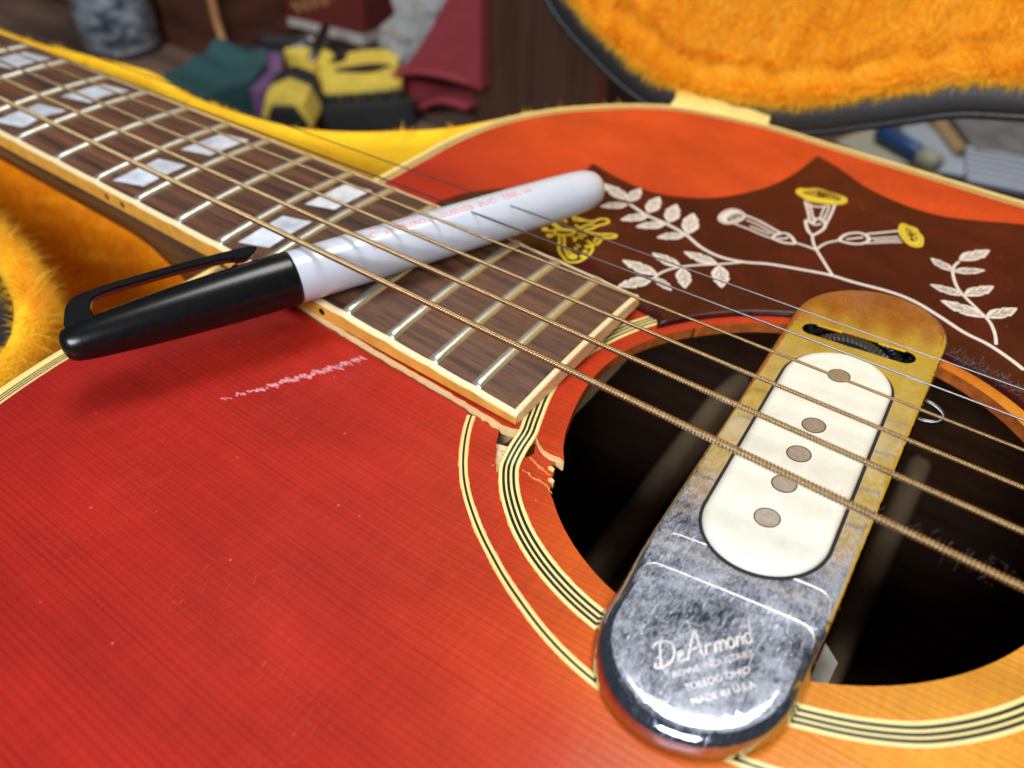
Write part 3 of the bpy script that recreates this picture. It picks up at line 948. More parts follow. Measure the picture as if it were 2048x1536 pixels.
def ring_band(name, r0, r1, h, mat, parent, path=ring_xy, zf=ring_z, ragged=0.0, closed=False):
    """r0,r1: radial offsets from the ring's centre line, outward negative side of travel handled by sign"""
    P = path
    t = np.gradient(P, axis=0); t /= np.linalg.norm(t, axis=1)[:, None] + 1e-9
    nr = np.stack([t[:, 1], -t[:, 0]], 1)             # to the right of travel = away from the hole
    n = len(P)
    j0 = rng.normal(0, ragged, n) if ragged else 0; j1 = rng.normal(0, ragged, n) if ragged else 0
    A = P + nr * (np.full(n, r0) + j0)[:, None]; B = P + nr * (np.full(n, r1) + j1)[:, None]
    zA = zf(P[:, 0], P[:, 1])
    dz = zt(A[:, 0]) - zt(P[:, 0]); dzB = zt(B[:, 0]) - zt(P[:, 0])
    V = np.concatenate([np.c_[A, zA + dz + h], np.c_[B, zA + dzB + h], np.c_[A, zA + dz - .3], np.c_[B, zA + dzB - .3]])
    F = []
    for i in range(n - 1):
        F += [[i, i + n, i + 1 + n, i + 1], [i, i + 1, i + 1 + 2 * n, i + 2 * n], [i + 1 + n, i + n, i + 3 * n, i + 1 + 3 * n]]
    return mesh(name, V, F, mat, parent)
chip = ring_band('chipped_lacquer_edge', -2.08, 2.0, .012, MT['chip'], guitar, ragged=.05)
ring1 = ring_band('rosette_ring', -1.95, 1.85, .05, MT['ring_cream'], guitar)
for r_ in (-1.0, .02, .95):
    ring_band('ring_line', r_ - .27, r_ + .27, .085, MT['black_line'], ring1)
ring2_xy, _ = polar_path([(201.2, 64.3), (207.7, 63.9), (217, 63.1), (226, 61.7), (235, 60.6), (245, 60.2), (257, 60.6), (275, 61.0), (300, 61.8), (330, 62.0), (420, 61.5)], 201.3, 400, sig=2.0)
zf2 = lambda x, y: zt(x)
ring_band('chipped_lacquer_edge', -1.0, .97, .012, MT['chip'], guitar, ring2_xy, zf2, ragged=.05)
ring2 = ring_band('rosette_outer_ring', -.85, .82, .05, MT['cream'], guitar, ring2_xy, zf2)
ring_band('ring_line', -.22, .22, .085, MT['black_line'], ring2, ring2_xy, zf2)

# ------------------------------------------------------------------ neck, fretboard, frets, inlays
XS = [-20 + i * 10 for i in range(37)] + [352]
V, F = [], []
NP = 13
def heel(x):
    return max(0.0, (x - 300) / 50.0)
for x in XS:
    h_ = heel(x); h_ = h_ * h_
    dep = 15.5 + .012 * max(x, 0) + 62 * min(1, h_)
    w = hw(x) - .5
    for k in range(NP):
        q = math.pi * k / (NP - 1)
        yy = -w * math.cos(q) * (1 - .0 * h_)
        zz = fb_bot(x) - dep * (math.sin(q) ** (.75))
        V.append((x, yy, zz))
for i in range(len(XS) - 1):
    for k in range(NP - 1):
        F.append([i * NP + k, i * NP + k + 1, (i + 1) * NP + k + 1, (i + 1) * NP + k])
    F.append([i * NP, (i + 1) * NP, (i + 1) * NP + NP - 1, i * NP + NP - 1])
neck = mesh('neck', V, F, MT['mahogany'], guitar, True)

bw = 1.25
xs = sorted(set([-10 + i * 8.0 for i in range(48)] + [374 + i * 4 for i in range(17)] + [FB_END - bw]))
xs = [x for x in xs if x <= FB_END - bw]
ny = 13
V, F = [], []
for x in xs:
    w = hw(x) - bw
    for k in range(ny):
        y = -w + 2 * w * k / (ny - 1)
        V.append((x, y, fb_z(x, y)))
n0 = len(V)
for x in xs:
    w = hw(x) - bw
    V += [(x, -w, fb_bot(x)), (x, w, fb_bot(x))]
for i in range(len(xs) - 1):
    for k in range(ny - 1):
        F.append([i * ny + k, (i + 1) * ny + k, (i + 1) * ny + k + 1, i * ny + k + 1])
    F.append([n0 + 2 * i, n0 + 2 * i + 1, n0 + 2 * i + 3, n0 + 2 * i + 2])
fretboard = mesh('fretboard', V, F, MT['rosewood'], guitar, True)

frets = [fret_x(n) for n in range(1, 21)]
def nib(x):
    return max(math.exp(-((x - f) / 2.0) ** 2) for f in frets)
def side_binding(sgn):
    V, F, mi = [], [], []
    xx = [-10 + i * 3.0 for i in range(60)] + [170 + i * .8 for i in range(int((FB_END - 170) / .8) + 1)]
    for x in xx:
        w = hw(x); k = nib(x)
        zt0 = fb_z(x, w - bw) + .06 + .25 * k
        ze = kink(x) - .15 + .12 * k
        bev = .22 + .26 * (1 - k)
        row = [(w - bw, zt0 - 1.5), (w - bw, zt0), (w - .6, max(zt0 - .10, ze)), (w - .22, ze - .05), (w - .02, ze - bev), (w, ze - bev - .06), (w + .02, fb_bot(x) + .25), (w - .25, fb_bot(x) - .1), (w - bw, fb_bot(x) - .1)]
        V += [(x, sgn * a, b) for a, b in row]
    m_ = 9
    for i in range(len(xx) - 1):
        for k in range(m_ - 1):
            f = [i * m_ + k, (i + 1) * m_ + k, (i + 1) * m_ + k + 1, i * m_ + k + 1]
            F.append(f if sgn < 0 else f[::-1])
            mi.append(0 if k < 4 else 1)
    return mesh('fretboard_binding', V, F, [MT['bind_top'], MT['amber']], guitar, False, mi)
side_binding(-1); side_binding(1)
w = hw(FB_END)
V = []
for y in np.linspace(-w + .0, w - .0, 25):
    z_ = fb_z(FB_END, min(abs(y), w - bw) * (1 if y > 0 else -1)) + .05
    if abs(y) > w - 1.0:
        z_ = kink(FB_END) - .1
    e = .25 if abs(y) > w - .2 else 0
    V += [(FB_END - bw, y, z_), (FB_END - .2 - e, y, z_), (FB_END - e, y, z_ - .3), (FB_END - e, y, fb_bot(FB_END) - .1)]
F = []
mi = []
for i in range(24):
    for k in range(3):
        F.append([i * 4 + k, i * 4 + k + 1, i * 4 + k + 5, i * 4 + k + 4]); mi.append(0)
mesh('end_binding', V, F, [MT['bind_top'], MT['cream']], guitar, False, mi)
# lacquer line of the fretboard's underside on the broken piece
for n in range(4, 21):
    x0_ = fret_x(n)
    w = hw(x0_) - bw + .02
    prof = [(-1.42, -.1), (-1.38, .14), (-1.1, .62), (-.6, .90), (0, .98), (.6, .90), (1.1, .62), (1.38, .14), (1.42, -.1)]
    V, F = [], []
    st = np.concatenate([[-w, -w + .35, -w + 1.0], np.linspace(-w + 3, w - 3, 11), [w - 1.0, w - .35, w]])
    for y in st:
        e = max(0, 1 - (w - abs(y)) / .9)
        for a, b in prof:
            V.append((x0_ + a, y, fb_z(x0_, y) + b * (1 - .55 * e)))
    for i in range(len(st) - 1):
        for k in range(8):
            F.append([i * 9 + k, i * 9 + k + 1, (i + 1) * 9 + k + 1, (i + 1) * 9 + k])
    F += [list(range(9))[::-1], [(len(st) - 1) * 9 + k for k in range(9)]]
    o_ = mesh('fret', V, F, MT['fret'], fretboard, True)
for n in (3, 5, 7, 9, 12, 15):
    xa, xb = fret_x(n - 1), fret_x(n)
    u0, u1 = xa + (xb - xa) * .24, xb - (xb - xa) * .24
    for y0_, y1_ in ((-20.6, -3.2), (2.0, 19.4)):
        q = [(u0, y0_), (u1, y0_ + 2.9), (u1, y1_), (u0, y1_ - 2.4)]
        plate('inlay', q, (), lambda x, y: np.array([fb_z(a, b) for a, b in zip(x, y)]) + .03, lambda x, y: np.array([fb_z(a, b) for a, b in zip(x, y)]) - .6, [MT['pearl'], MT['pearl']], fretboard, step=4)
for n, k in ((9, 0), (12, -3.6), (12, 3.6), (15, 0), (17, 0), (7, 0)):
    xm = (fret_x(n - 1) + fret_x(n)) / 2 + k
    y_ = -hw(xm) - .03
    zc = (kink(xm) + fb_bot(xm)) / 2 - .15
    V = [(xm + .95 * math.cos(q), y_, zc + .95 * math.sin(q)) for q in np.linspace(0, 2 * math.pi, 16, False)]
    mesh('side_dot', V, [list(range(16))], MT['black_line'], fretboard)

# ------------------------------------------------------------------ pickguard with its engraved spray
pgz = lambda x, y: zt(x) + 1.3
pg_out = [tuple(p) for p in D['pg_top']]
cusp = {(393.48, 84.57), (448.75, 135.61)}
segs, cur = [], []
for p in pg_out:
    cur.append(p)
    if (round(p[0], 2), round(p[1], 2)) in cusp:
        segs.append(cur); cur = [p]
segs.append(cur)
pgp = []
for s_ in segs:
    q = smooth_path(s_, 1.2)
    pgp += [tuple(a) for a in (q if s_ is segs[-1] else q[:-1])]
right = [(530, 117), (548, 112), (566, 96), (572, 75), (566, 52), (552, 36), (545, 20), (541.5, 6)]
low_arc = [(HC[0] + 49.6 * math.cos(a), HC[1] + 49.6 * math.sin(a)) for a in np.linspace(math.radians(6), math.radians(148.2), 80)]
low = [tuple(p) for p in D['pg_low'][:2]]
pgp += [tuple(p) for p in smooth_path([pgp[-1]] + right, 3)][1:] + low_arc[1:] + [(447.9, 24.9)] + [low[0]] + [(400, 27.2), (380, 27.0)]
if area2(pgp) < 0:
    pgp = pgp[::-1]
def pg_top_z(x, y):
    # rolled, glossy edge
    P = np.array([q[:2] for q in pgp])
    d = np.full(len(x), 9.0)
    for i in range(0, len(P)):
        a, b = P[i], P[(i + 1) % len(P)]
        ab = b - a
        t_ = np.clip(((x - a[0]) * ab[0] + (y - a[1]) * ab[1]) / (ab @ ab + 1e-9), 0, 1)
        d = np.minimum(d, np.hypot(x - a[0] - t_ * ab[0], y - a[1] - t_ * ab[1]))
    r_ = 1.1
    e = np.clip(d, 0, r_)
    return zt(x) + 1.3 - (r_ - np.sqrt(np.maximum(0, r_ * r_ - (r_ - e) ** 2)))
ins = [tuple(p) for d_ in (.12, .35, .7, 1.1, 1.6) for p in offset_closed(pgp, d_)]
ok_ = inside(pgp, [p[0] for p in ins], [p[1] for p in ins])
ins = [p for p, k in zip(ins, ok_) if k]
pickguard = plate('pickguard', pgp, (), pg_top_z, lambda x, y: zt(x) - .02, [MT['pickguard'], MT['pickguard']], guitar, step=6.0, extra=ins)

eng = lambda x, y: zt(x) + 1.3
def stroke(name, pts, w_, mat, h=.10, parent=pickguard, closed=False, taper=False, sm=True):
    p = smooth_path(pts, .6, closed) if sm and len(pts) > 2 else resample(pts, .6, closed)
    return ribbon(name, p, w_, eng, h, mat, parent, closed, taper=taper)
for k, p in D['stems'].items():
    stroke('engraved_stem', p, .46 if k == 'main' else .34, MT['engrave_white'])
def leaf(base, tip, flip):
    b = np.array(base); t = np.array(tip)
    L = np.linalg.norm(t - b); d = (t - b) / L; nrm = np.array([-d[1], d[0]]) * flip
    out = [(0, 0), (.12, .10), (.30, .19), (.46, .20), (.52, .16), (.58, .215), (.74, .15), (.90, .075), (1.0, .02), (.94, -.045), (.80, -.10), (.70, -.17), (.64, -.125), (.52, -.19), (.34, -.20), (.16, -.12)]
    P = [tuple(b + d * L * a + nrm * L * c * 1.0) for a, c in out]
    pl = P if area2(P) > 0 else P[::-1]
    lf = plate('engraved_leaf', pl, (), lambda x, y: eng(x, y) + .10, lambda x, y: eng(x, y) - .2, [MT['engrave_white'], MT['engrave_white']], pickguard, step=30, smooth=False)
    for a0_, c0, a1_, c1 in ((.10, .0, .86, .02), (.26, .06, .50, .13), (.26, -.05, .52, -.12), (.50, .05, .72, .10), (.50, -.03, .70, -.085)):
        p0 = b + d * L * a0_ + nrm * L * c0; p1 = b + d * L * a1_ + nrm * L * c1; pm = (p0 + p1) / 2 + nrm * L * .015
        ribbon('leaf_vein', smooth_path([p0, pm, p1], .7), .13, eng, .135, MT['engrave_dark'], lf)
for i, (b, t) in enumerate(D['leaves']):
    leaf(b, t, 1 if i % 2 else -1)
fl = D['flower']
def blossom(key, mouth_mat, groove):
    out = fl[key + '_mouth']
    pl = [tuple(p) for p in smooth_path(out, .8, True)]
    pl = pl if area2(pl) > 0 else pl[::-1]
    hi = fl[key + '_mouth_in']
    hl = [tuple(p) for p in smooth_path(hi, .8, True)]
    o_ = plate('engraved_blossom', pl, [hl], lambda x, y: eng(x, y) + .10, lambda x, y: eng(x, y) - .2, [mouth_mat, mouth_mat], pickguard, step=30, smooth=False)
    c = np.mean(np.array(hl), 0)
    for q in np.linspace(0, 2 * math.pi, 13, False):
        k = int(q / (2 * math.pi) * len(hl))
        e = np.array(hl[k])
        ribbon('petal_line', [tuple(c + (e - c) * .35), tuple(c + (e - c) * .6), tuple(e)], .12, eng, .09, mouth_mat, o_)
    ribbon('petal_line', [tuple(p) for p in offset_closed(pl, .75)], .09, eng, .135, groove, o_, closed=True)
    return o_
for key, mm_, gg in (('A', MT['engrave_yellow'], MT['engrave_darkyellow']), ('B', MT['engrave_white'], MT['engrave_dark']), ('C', MT['engrave_yellow'], MT['engrave_darkyellow'])):
    blossom(key, mm_, gg)
for k, p in fl.items():
    if 'mouth' in k:
        continue
    if 'calyx' in k:
        pl = [tuple(a) for a in smooth_path(p, .8, True)]
        stroke('engraved_calyx', p, .42, MT['engrave_white'], closed=True)
        c = np.mean(np.array(p), 0)
        stroke('engraved_calyx', [tuple(c + (np.array(p[0]) - c) * .6), tuple(c), tuple(c + (np.array(p[len(p) // 2]) - c) * .6)], .34, MT['engrave_white'])
    else:
        stroke('engraved_tube_line', p, .26 if k.endswith(('s4', '2', '3')) else .36, MT['engrave_white'])
for k, p in D['bfly'].items():
    if k == 'body':
        stroke('engraved_butterfly_line', p, .42, MT['engrave_yellow'], closed=True)
        stroke('engraved_butterfly_line', [p[0], p[4]], .30, MT['engrave_yellow'])
    else:
        stroke('engraved_butterfly_line', p, .40 if k in ('wl_out', 'wl_in', 'tail1', 'tail2', 'wr_lobe') else .36, MT['engrave_yellow'])
for p, r_ in zip(D['bdots'], (1.0, 1.0, .9, .75, .8, 1.0)):
    plate('engraved_dot', circle(p, r_, 14), (), lambda x, y: eng(x, y) + .11, lambda x, y: eng(x, y) - .2, [MT['engrave_yellow']] * 2, pickguard, step=30, smooth=False)

# ------------------------------------------------------------------ strings
STR = [(-16.6, -.02213, 15.28, .0175, 0.69, .62), (-9.96, -.01583, 15.55, .0188, .55, .54), (-3.32, -.00952, 14.94, .0187, .42, .46), (3.32, -.00322, 14.10, .0186, .30, .34), (9.96, .00309, 12.73, .0170, .21, 0), (16.6, .00939, 11.95, .0167, .16, 0)]
for i, (y0_, my, z0_, mz, r_, pitch) in enumerate(STR):
    f = lambda x: (x, y0_ + my * x, z0_ + mz * (x - 440))
    if pitch == 0:
        tube('string', [f(x) for x in np.linspace(10, 628, 12)], r_, MT['steel'], guitar, seg=8)
        continue
    xs_ = [10.0, 120.0]
    x = 200.0
    rad = [r_, r_]
    ph = []
    while x < 556:
        for u_, k_ in ((0, .64), (.2, .96), (.5, 1.06), (.8, .96)):
            xs_.append(x + pitch * u_); rad.append(r_ * k_)
        x += pitch
    xs_ += [600.0, 628.0]; rad += [r_, r_]
    seg = 10
    V, F = [], []
    for xx, rr in zip(xs_, rad):
        for k in range(seg):
            q = 2 * math.pi * k / seg
            xo = (pitch * .12 * math.cos(q)) if 200 <= xx < 556 else 0
            p = f(xx)
            V.append((p[0] + xo, p[1] + rr * math.cos(q), p[2] + rr * math.sin(q)))
    for a in range(len(xs_) - 1):
        for k in range(seg):
            l = (k + 1) % seg
            F.append([a * seg + k, (a + 1) * seg + k, (a + 1) * seg + l, a * seg + l])
    mesh('string', V, F, MT['bronze'], guitar, True)
# bridge beyond the frame, so that the strings end on something
bz = float(zt(628))
box('bridge', (612, -82, bz), (648, 74, bz + 8), MT['rosewood'], guitar, bevel=3)
box('saddle', (626.5, -40, bz + 8.002), (629.5, 33, 17.9), MT['ivory'], guitar, bevel=.8)

# lint caught on the thickest string and a tuft of dust by the pickguard edge
MT['lint'] = simple('grey_lint', (.16, .15, .14), .9, nscale=1)
def lint(name, centres, spread, length, count, rad):
    V, F = [], []
    for _ in range(count):
        c = centres[random.randrange(len(centres))]
        p = np.array(c, float) + rng.normal(0, 1, 3) * spread
        d = rng.normal(0, 1, 3); d /= np.linalg.norm(d)
        pr = None
        for k in range(6):
            s_ = np.cross(d, (0.3, .5, .8)); s_ /= np.linalg.norm(s_) + 1e-9
            V += [tuple(p - s_ * rad), tuple(p + s_ * rad)]
            b = len(V)
            if k:
                F.append([b - 4, b - 3, b - 1, b - 2])
            d = d + rng.normal(0, .55, 3); d /= np.linalg.norm(d)
            p = p + d * length / 6
    o = mesh(name, V, F, MT['lint'], guitar)
    o['kind'] = 'stuff'
    return o
y0_, my, z0_, mz = STR[0][:4]
lint('string_lint', [(x, y0_ + my * x, z0_ + mz * (x - 440) + .3) for x in np.linspace(500, 536, 40)], np.array((.8, .75, .75)), 2.0, 170, .016)
lint('dust_tuft', [(509 + t * 15, 43.4 - t * 7.5, float(zt(509 + t * 15)) + 1.7) for t in np.linspace(0, 1, 20)], np.array((.8, .9, .3)), 2.0, 260, .03)

# broken zigzag streak of small pale flakes on the lacquer below the pen
MT['pale_streak'] = simple('pale_streak_lacquer', (.64, .27, .30), .55, nscale=2.5, var=.25)
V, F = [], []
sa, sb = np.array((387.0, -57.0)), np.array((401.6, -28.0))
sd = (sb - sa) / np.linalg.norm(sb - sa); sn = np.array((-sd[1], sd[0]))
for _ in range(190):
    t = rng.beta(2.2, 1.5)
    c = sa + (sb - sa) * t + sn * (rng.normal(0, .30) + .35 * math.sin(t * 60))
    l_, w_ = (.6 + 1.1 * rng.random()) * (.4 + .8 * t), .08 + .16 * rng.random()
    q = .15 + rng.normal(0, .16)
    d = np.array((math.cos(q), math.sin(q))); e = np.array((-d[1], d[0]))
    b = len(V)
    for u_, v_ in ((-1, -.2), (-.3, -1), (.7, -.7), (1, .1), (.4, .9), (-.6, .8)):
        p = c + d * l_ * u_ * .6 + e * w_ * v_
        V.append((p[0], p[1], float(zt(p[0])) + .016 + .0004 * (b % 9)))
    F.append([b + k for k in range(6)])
pale_streak = mesh('lacquer_streak', V, F, MT['pale_streak'], top)
pale_streak['kind'] = 'stuff'
# ------------------------------------------------------------------ marker pen wedged under the strings
MT['red_print'] = simple('worn_red_print', (.72, .16, .17), .4, nscale=3, var=.3)
p0 = Vector((364.7, -73.0, 6.9)); p1 = Vector((414.9, 50.1, 6.9))
ax = (p1 - p0).normalized()
lat = Vector((-ax.y, ax.x, 0))
pen = thing('marker_pen', 'white marker pen with black clip cap wedged under the strings', 'pen', (389.8, -11, -2))
def rnd(r, d0, n=8, s=1):
    return [(d0 + s * r * (1 - math.cos(t)), r * math.sin(t)) for t in np.linspace(.08, math.pi / 2, n)]
cap_prof = [(0.0, .8), (.15, 1.6), (.5, 2.5), (1.1, 3.15), (2.0, 3.6), (4, 3.95), (8, 4.35), (14, 4.85), (22, 5.35), (32, 5.78), (40, 6.0), (47.2, 6.12), (47.8, 6.05), (48.0, 5.8)]
cap = lathe('cap', cap_prof, p0, ax, MT['pen_black'], pen, 64)
bar_prof = [(46, 5.2), (47.5, 5.86), (48.2, 5.93), (60, 5.98), (85, 5.95), (105, 5.86), (118, 5.70), (124, 5.55), (127.5, 5.30), (129.8, 4.85), (131.4, 4.15), (132.4, 3.2), (132.9, 2.0), (133.0, .6)]
barrel = lathe('barrel', bar_prof, p0, ax, MT['pen_white'], pen, 72)
e_ = (lat * .74 + Vector((0, 0, 1)) * .67).normalized()
tg = ax.cross(e_).normalized()
prof = [(2.2, 3.0), (2.6, 5.4), (3.6, 7.3), (5.2, 8.5), (8.0, 9.0), (14, 9.35), (25, 9.5), (36, 9.3), (41.4, 9.1), (42.6, 8.7), (42.4, 8.0), (41.0, 7.1), (39.4, 6.65), (37.6, 6.9), (36.0, 7.5), (25, 7.95), (14, 7.85), (9.6, 7.5), (8.1, 6.8), (7.5, 5.8), (7.6, 4.4), (7.6, 3.2)]
pv = smooth_path(prof, .7, True)
n_ = len(pv)
V = []
for wv, ins_ in ((-1.7, .3), (-1.4, 0), (1.4, 0), (1.7, .3)):
    q = offset_closed(pv, ins_ * (1 if area2(pv) > 0 else -1)) if ins_ else pv
    V += [p0 + ax * float(a[0]) + e_ * float(a[1]) + tg * wv for a in q]
F = [[i * n_ + k, i * n_ + (k + 1) % n_, (i + 1) * n_ + (k + 1) % n_, (i + 1) * n_ + k] for i in range(3) for k in range(n_)]
F += [list(range(n_))[::-1], [3 * n_ + k for k in range(n_)]]
mesh('clip', V, F, MT['pen_black'], cap, False)
def ball(name, c, r, mat, parent):
    pr = [(r - r * math.cos(t), r * math.sin(t)) for t in np.linspace(.1, math.pi - .1, 9)]
    return lathe(name, pr, Vector(c) - Vector((0, 0, r)), (0, 0, 1), mat, parent, 14)
ball('clip_nub', p0 + ax * 37.0 + (e_ * .9 - tg * .2).normalized() * 6.0, .95, MT['pen_black'], cap)
# worn red print on the barrel
def wrap_text(body, d0, ang, size, keep=1.0):
    pts, fc = text_mesh(body, size)
    if not len(pts):
        return
    V = []
    for x, y in pts:
        d = d0 + x
        r = np.interp(d, [p[0] for p in bar_prof], [p[1] for p in bar_prof]) + .035
        a = ang - y / r
        v = lat * math.cos(a) + Vector((0, 0, 1)) * math.sin(a)
        V.append(p0 + ax * d + v * r)
    fc = [f for f in fc if random.random() < keep]
    mesh('printed_text', V, fc, MT['red_print'], barrel)
wrap_text('CI  aMLRI(ROL)  iSUSNEB  BUC', 66, 1.95, 2.5, .95)
wrap_text('IEBBL ub', 101, 1.90, 2.5, .95)
wrap_text('IRC     wmmner   lo  ok', 67, 1.50, 1.9, .8)
wrap_text('w', 65.5, 2.42, 2.0, 1)

# ------------------------------------------------------------------ sound-hole pickup
MT['engraved_metal'] = simple('engraved_metal', (.46, .45, .45), .33, 1.0, nscale=3, var=.4)
pickup = thing('soundhole_pickup', 'chrome sound-hole pickup with ivory cover and round pole pieces', 'pickup', (493, -6, -4))
def stadium(c0_, r0_, c1_, r1_, step=1.0):
    c0_, c1_ = np.array(c0_), np.array(c1_)
    d = c1_ - c0_; a = math.atan2(d[1], d[0])
    end1 = [c1_ + r1_ * np.array((math.cos(t), math.sin(t))) for t in np.linspace(a - math.pi / 2, a + math.pi / 2, 40)]
    end0 = [c0_ + r0_ * np.array((math.cos(t), math.sin(t))) for t in np.linspace(a + math.pi / 2, a + 1.5 * math.pi, 40)]
    return [tuple(p) for p in resample(end1 + end0, step, True)]
pk = stadium((494.3, -53.4), 15.4, (491.4, 39.6), 15.9)
if area2(pk) < 0:
    pk = pk[::-1]
def dist_to(poly, x, y):
    P = np.array([q[:2] for q in poly]); d = np.full(len(x), 99.0)
    for i in range(len(P)):
        a, b = P[i], P[(i + 1) % len(P)]; ab = b - a
        t_ = np.clip(((x - a[0]) * ab[0] + (y - a[1]) * ab[1]) / (ab @ ab + 1e-9), 0, 1)
        d = np.minimum(d, np.hypot(x - a[0] - t_ * ab[0], y - a[1] - t_ * ab[1]))
    return d
def sstep(a, b, v):
    t_ = np.clip((v - a) / (b - a), 0, 1)
    return t_ * t_ * (3 - 2 * t_)
def zpl(x):
    return -8.9 + .12 * (x - 446) + .9       # plane of the plate
def pk_h(x, y):
    yy = y - .07 * (x - 493)
    h = 5.0 - .10 * sstep(-35.0, -36.6, yy) - .12 * sstep(-42.4, -44.2, yy) - .25 * np.clip((-46 - yy) / 22, 0, 1) ** 2
    return h
def pk_z(x, y):
    d = dist_to(pk, x, y)
    r = 1.3 + 1.9 * sstep(-38, -52, y)
    e = np.clip(d, 0, r)
    return zpl(x) + pk_h(x, y) - (r - np.sqrt(np.maximum(0, r * r - (r - e) ** 2)))
c0, c1, sr = np.array((481.4, 32.5)), np.array((500.8, 31.7)), 2.2
slot = [tuple(c0 + sr * np.array((math.cos(a), math.sin(a)))) for a in np.linspace(math.pi / 2, 1.5 * math.pi, 12)] + [tuple(c1 + sr * np.array((math.cos(a), math.sin(a)))) for a in np.linspace(-math.pi / 2, math.pi / 2, 12)]
cover_o = stadium((494.0, -27.3), 10.4, (491.8, 15.3), 10.4)
if area2(cover_o) < 0:
    cover_o = cover_o[::-1]
ext = [tuple(p) for d_ in (.1, .3, .6, 1.0, 1.4, 2.0, 2.6, 3.3) for p in offset_closed(pk, d_)]
for yy in (-34.6, -35.2, -35.8, -36.6, -41.6, -42.3, -42.8, -43.4, -44.2, -45):
    ext += [(x, yy + .07 * (x - 493)) for x in np.arange(481, 508, 1.3)]
ok_ = inside(pk, [p[0] for p in ext], [p[1] for p in ext]) & ~inside(slot, [p[0] for p in ext], [p[1] for p in ext])
ext = [p for p, k in zip(ext, ok_) if k]
pplate = plate('chrome_plate', pk, [slot], pk_z, lambda x, y: np.where(y < -44, zt(x) + .25, zpl(x) - 1.0), [MT['chrome'], MT['chrome']], pickup, step=1.5, extra=ext)
for yc_ in (-36.2, -43.4):
    rp = [(480.4, yc_ - 4.5), (480.7, yc_ - 2.2), (481.8, yc_ - .6), (484, yc_ - .2), (494, yc_ + .6), (504, yc_ + 1.2), (506.6, yc_ + .9), (507.8, yc_ - .6), (508.2, yc_ - 2.8)]
    ribbon('pressed_fold_line', smooth_path(rp, .8), .11, pk_z, .07, MT['engraved_metal'], pplate)
gask = [tuple(p) for p in offset_closed(cover_o, -.55)]
plate('felt_gasket', gask, (), lambda x, y: zpl(x) + 5.10, lambda x, y: zpl(x) + 4.0, [MT['felt']] * 2, pickup, step=20)
def cov_z(x, y):
    d = dist_to(cover_o, x, y); r = 1.5
    e = np.clip(d, 0, r)
    return zpl(x) + 6.5 - (r - np.sqrt(np.maximum(0, r * r - (r - e) ** 2)))
ext = [tuple(p) for d_ in (.08, .25, .5, .9, 1.3, 1.6) for p in offset_closed(cover_o, d_)]
cover = plate('ivory_cover', cover_o, (), cov_z, lambda x, y: zpl(x) + 4.2, [MT['ivory']] * 2, pickup, step=2.5, extra=ext)
for p in D['L_poles']:
    plate('pole_piece', circle(p, 2.0, 28), (), lambda x, y: zpl(x) + 6.53, lambda x, y: zpl(x) + 5, [MT['pole']] * 2, pickup, step=40)
    ribbon('pole_gap', circle(p, 2.1, 36), .11, lambda x, y: zpl(x) + 6.5, .02, MT['black_line'], cover, closed=True)
MT['polished'] = simple('polished_lip', (.85, .86, .88), .12, 1.0, nscale=1)
for a_, b_ in ((.02, .30), (.70, .98)):
    q0, q1 = c0 + (c1 - c0) * a_, c0 + (c1 - c0) * b_
    ribbon('slot_lip', resample([q0 + np.array((.06, sr - .25)), q1 + np.array((.06, sr - .25))], 1.0), .34, pk_z, .12, MT['polished'], pplate)
wc = Vector((491.4, 30.9, float(zpl(491.4)) + 5.0 - 10.4))
lathe('thumb_wheel', [(0, 10.6), (.3, 11.2), (2.0, 11.2), (2.3, 10.6)], wc, (0, 1, 0), MT['wheel'], pickup, 150, False, ridges=11.0, ridge_h=.28)
box('pickup_housing', (483, -34, -16), (504, 38, float(zpl(483)) + .5), MT['felt'], pickup)
MT['grey_foot'] = simple('grey_foot_metal', (.36, .37, .34), .6, nscale=.8, bmp=.3)
plate('clamp_foot', [(505.0, -47.0), (512.6, -43.2), (512.8, -36.4), (505.0, -30.0)], (), lambda x, y: 0 * x - 8.5, lambda x, y: 0 * x - 10.5, [MT['grey_foot']] * 2, pickup, step=20)
loop_ = [(509.2 + 3.2 * math.cos(a), 26.5 + .6 * a, -3.5 + 1.7 * math.sin(a)) for a in np.linspace(-2.4, 2.2, 14)]
tube('wire_loop', loop_, .55, MT['steel'], pickup, 8)
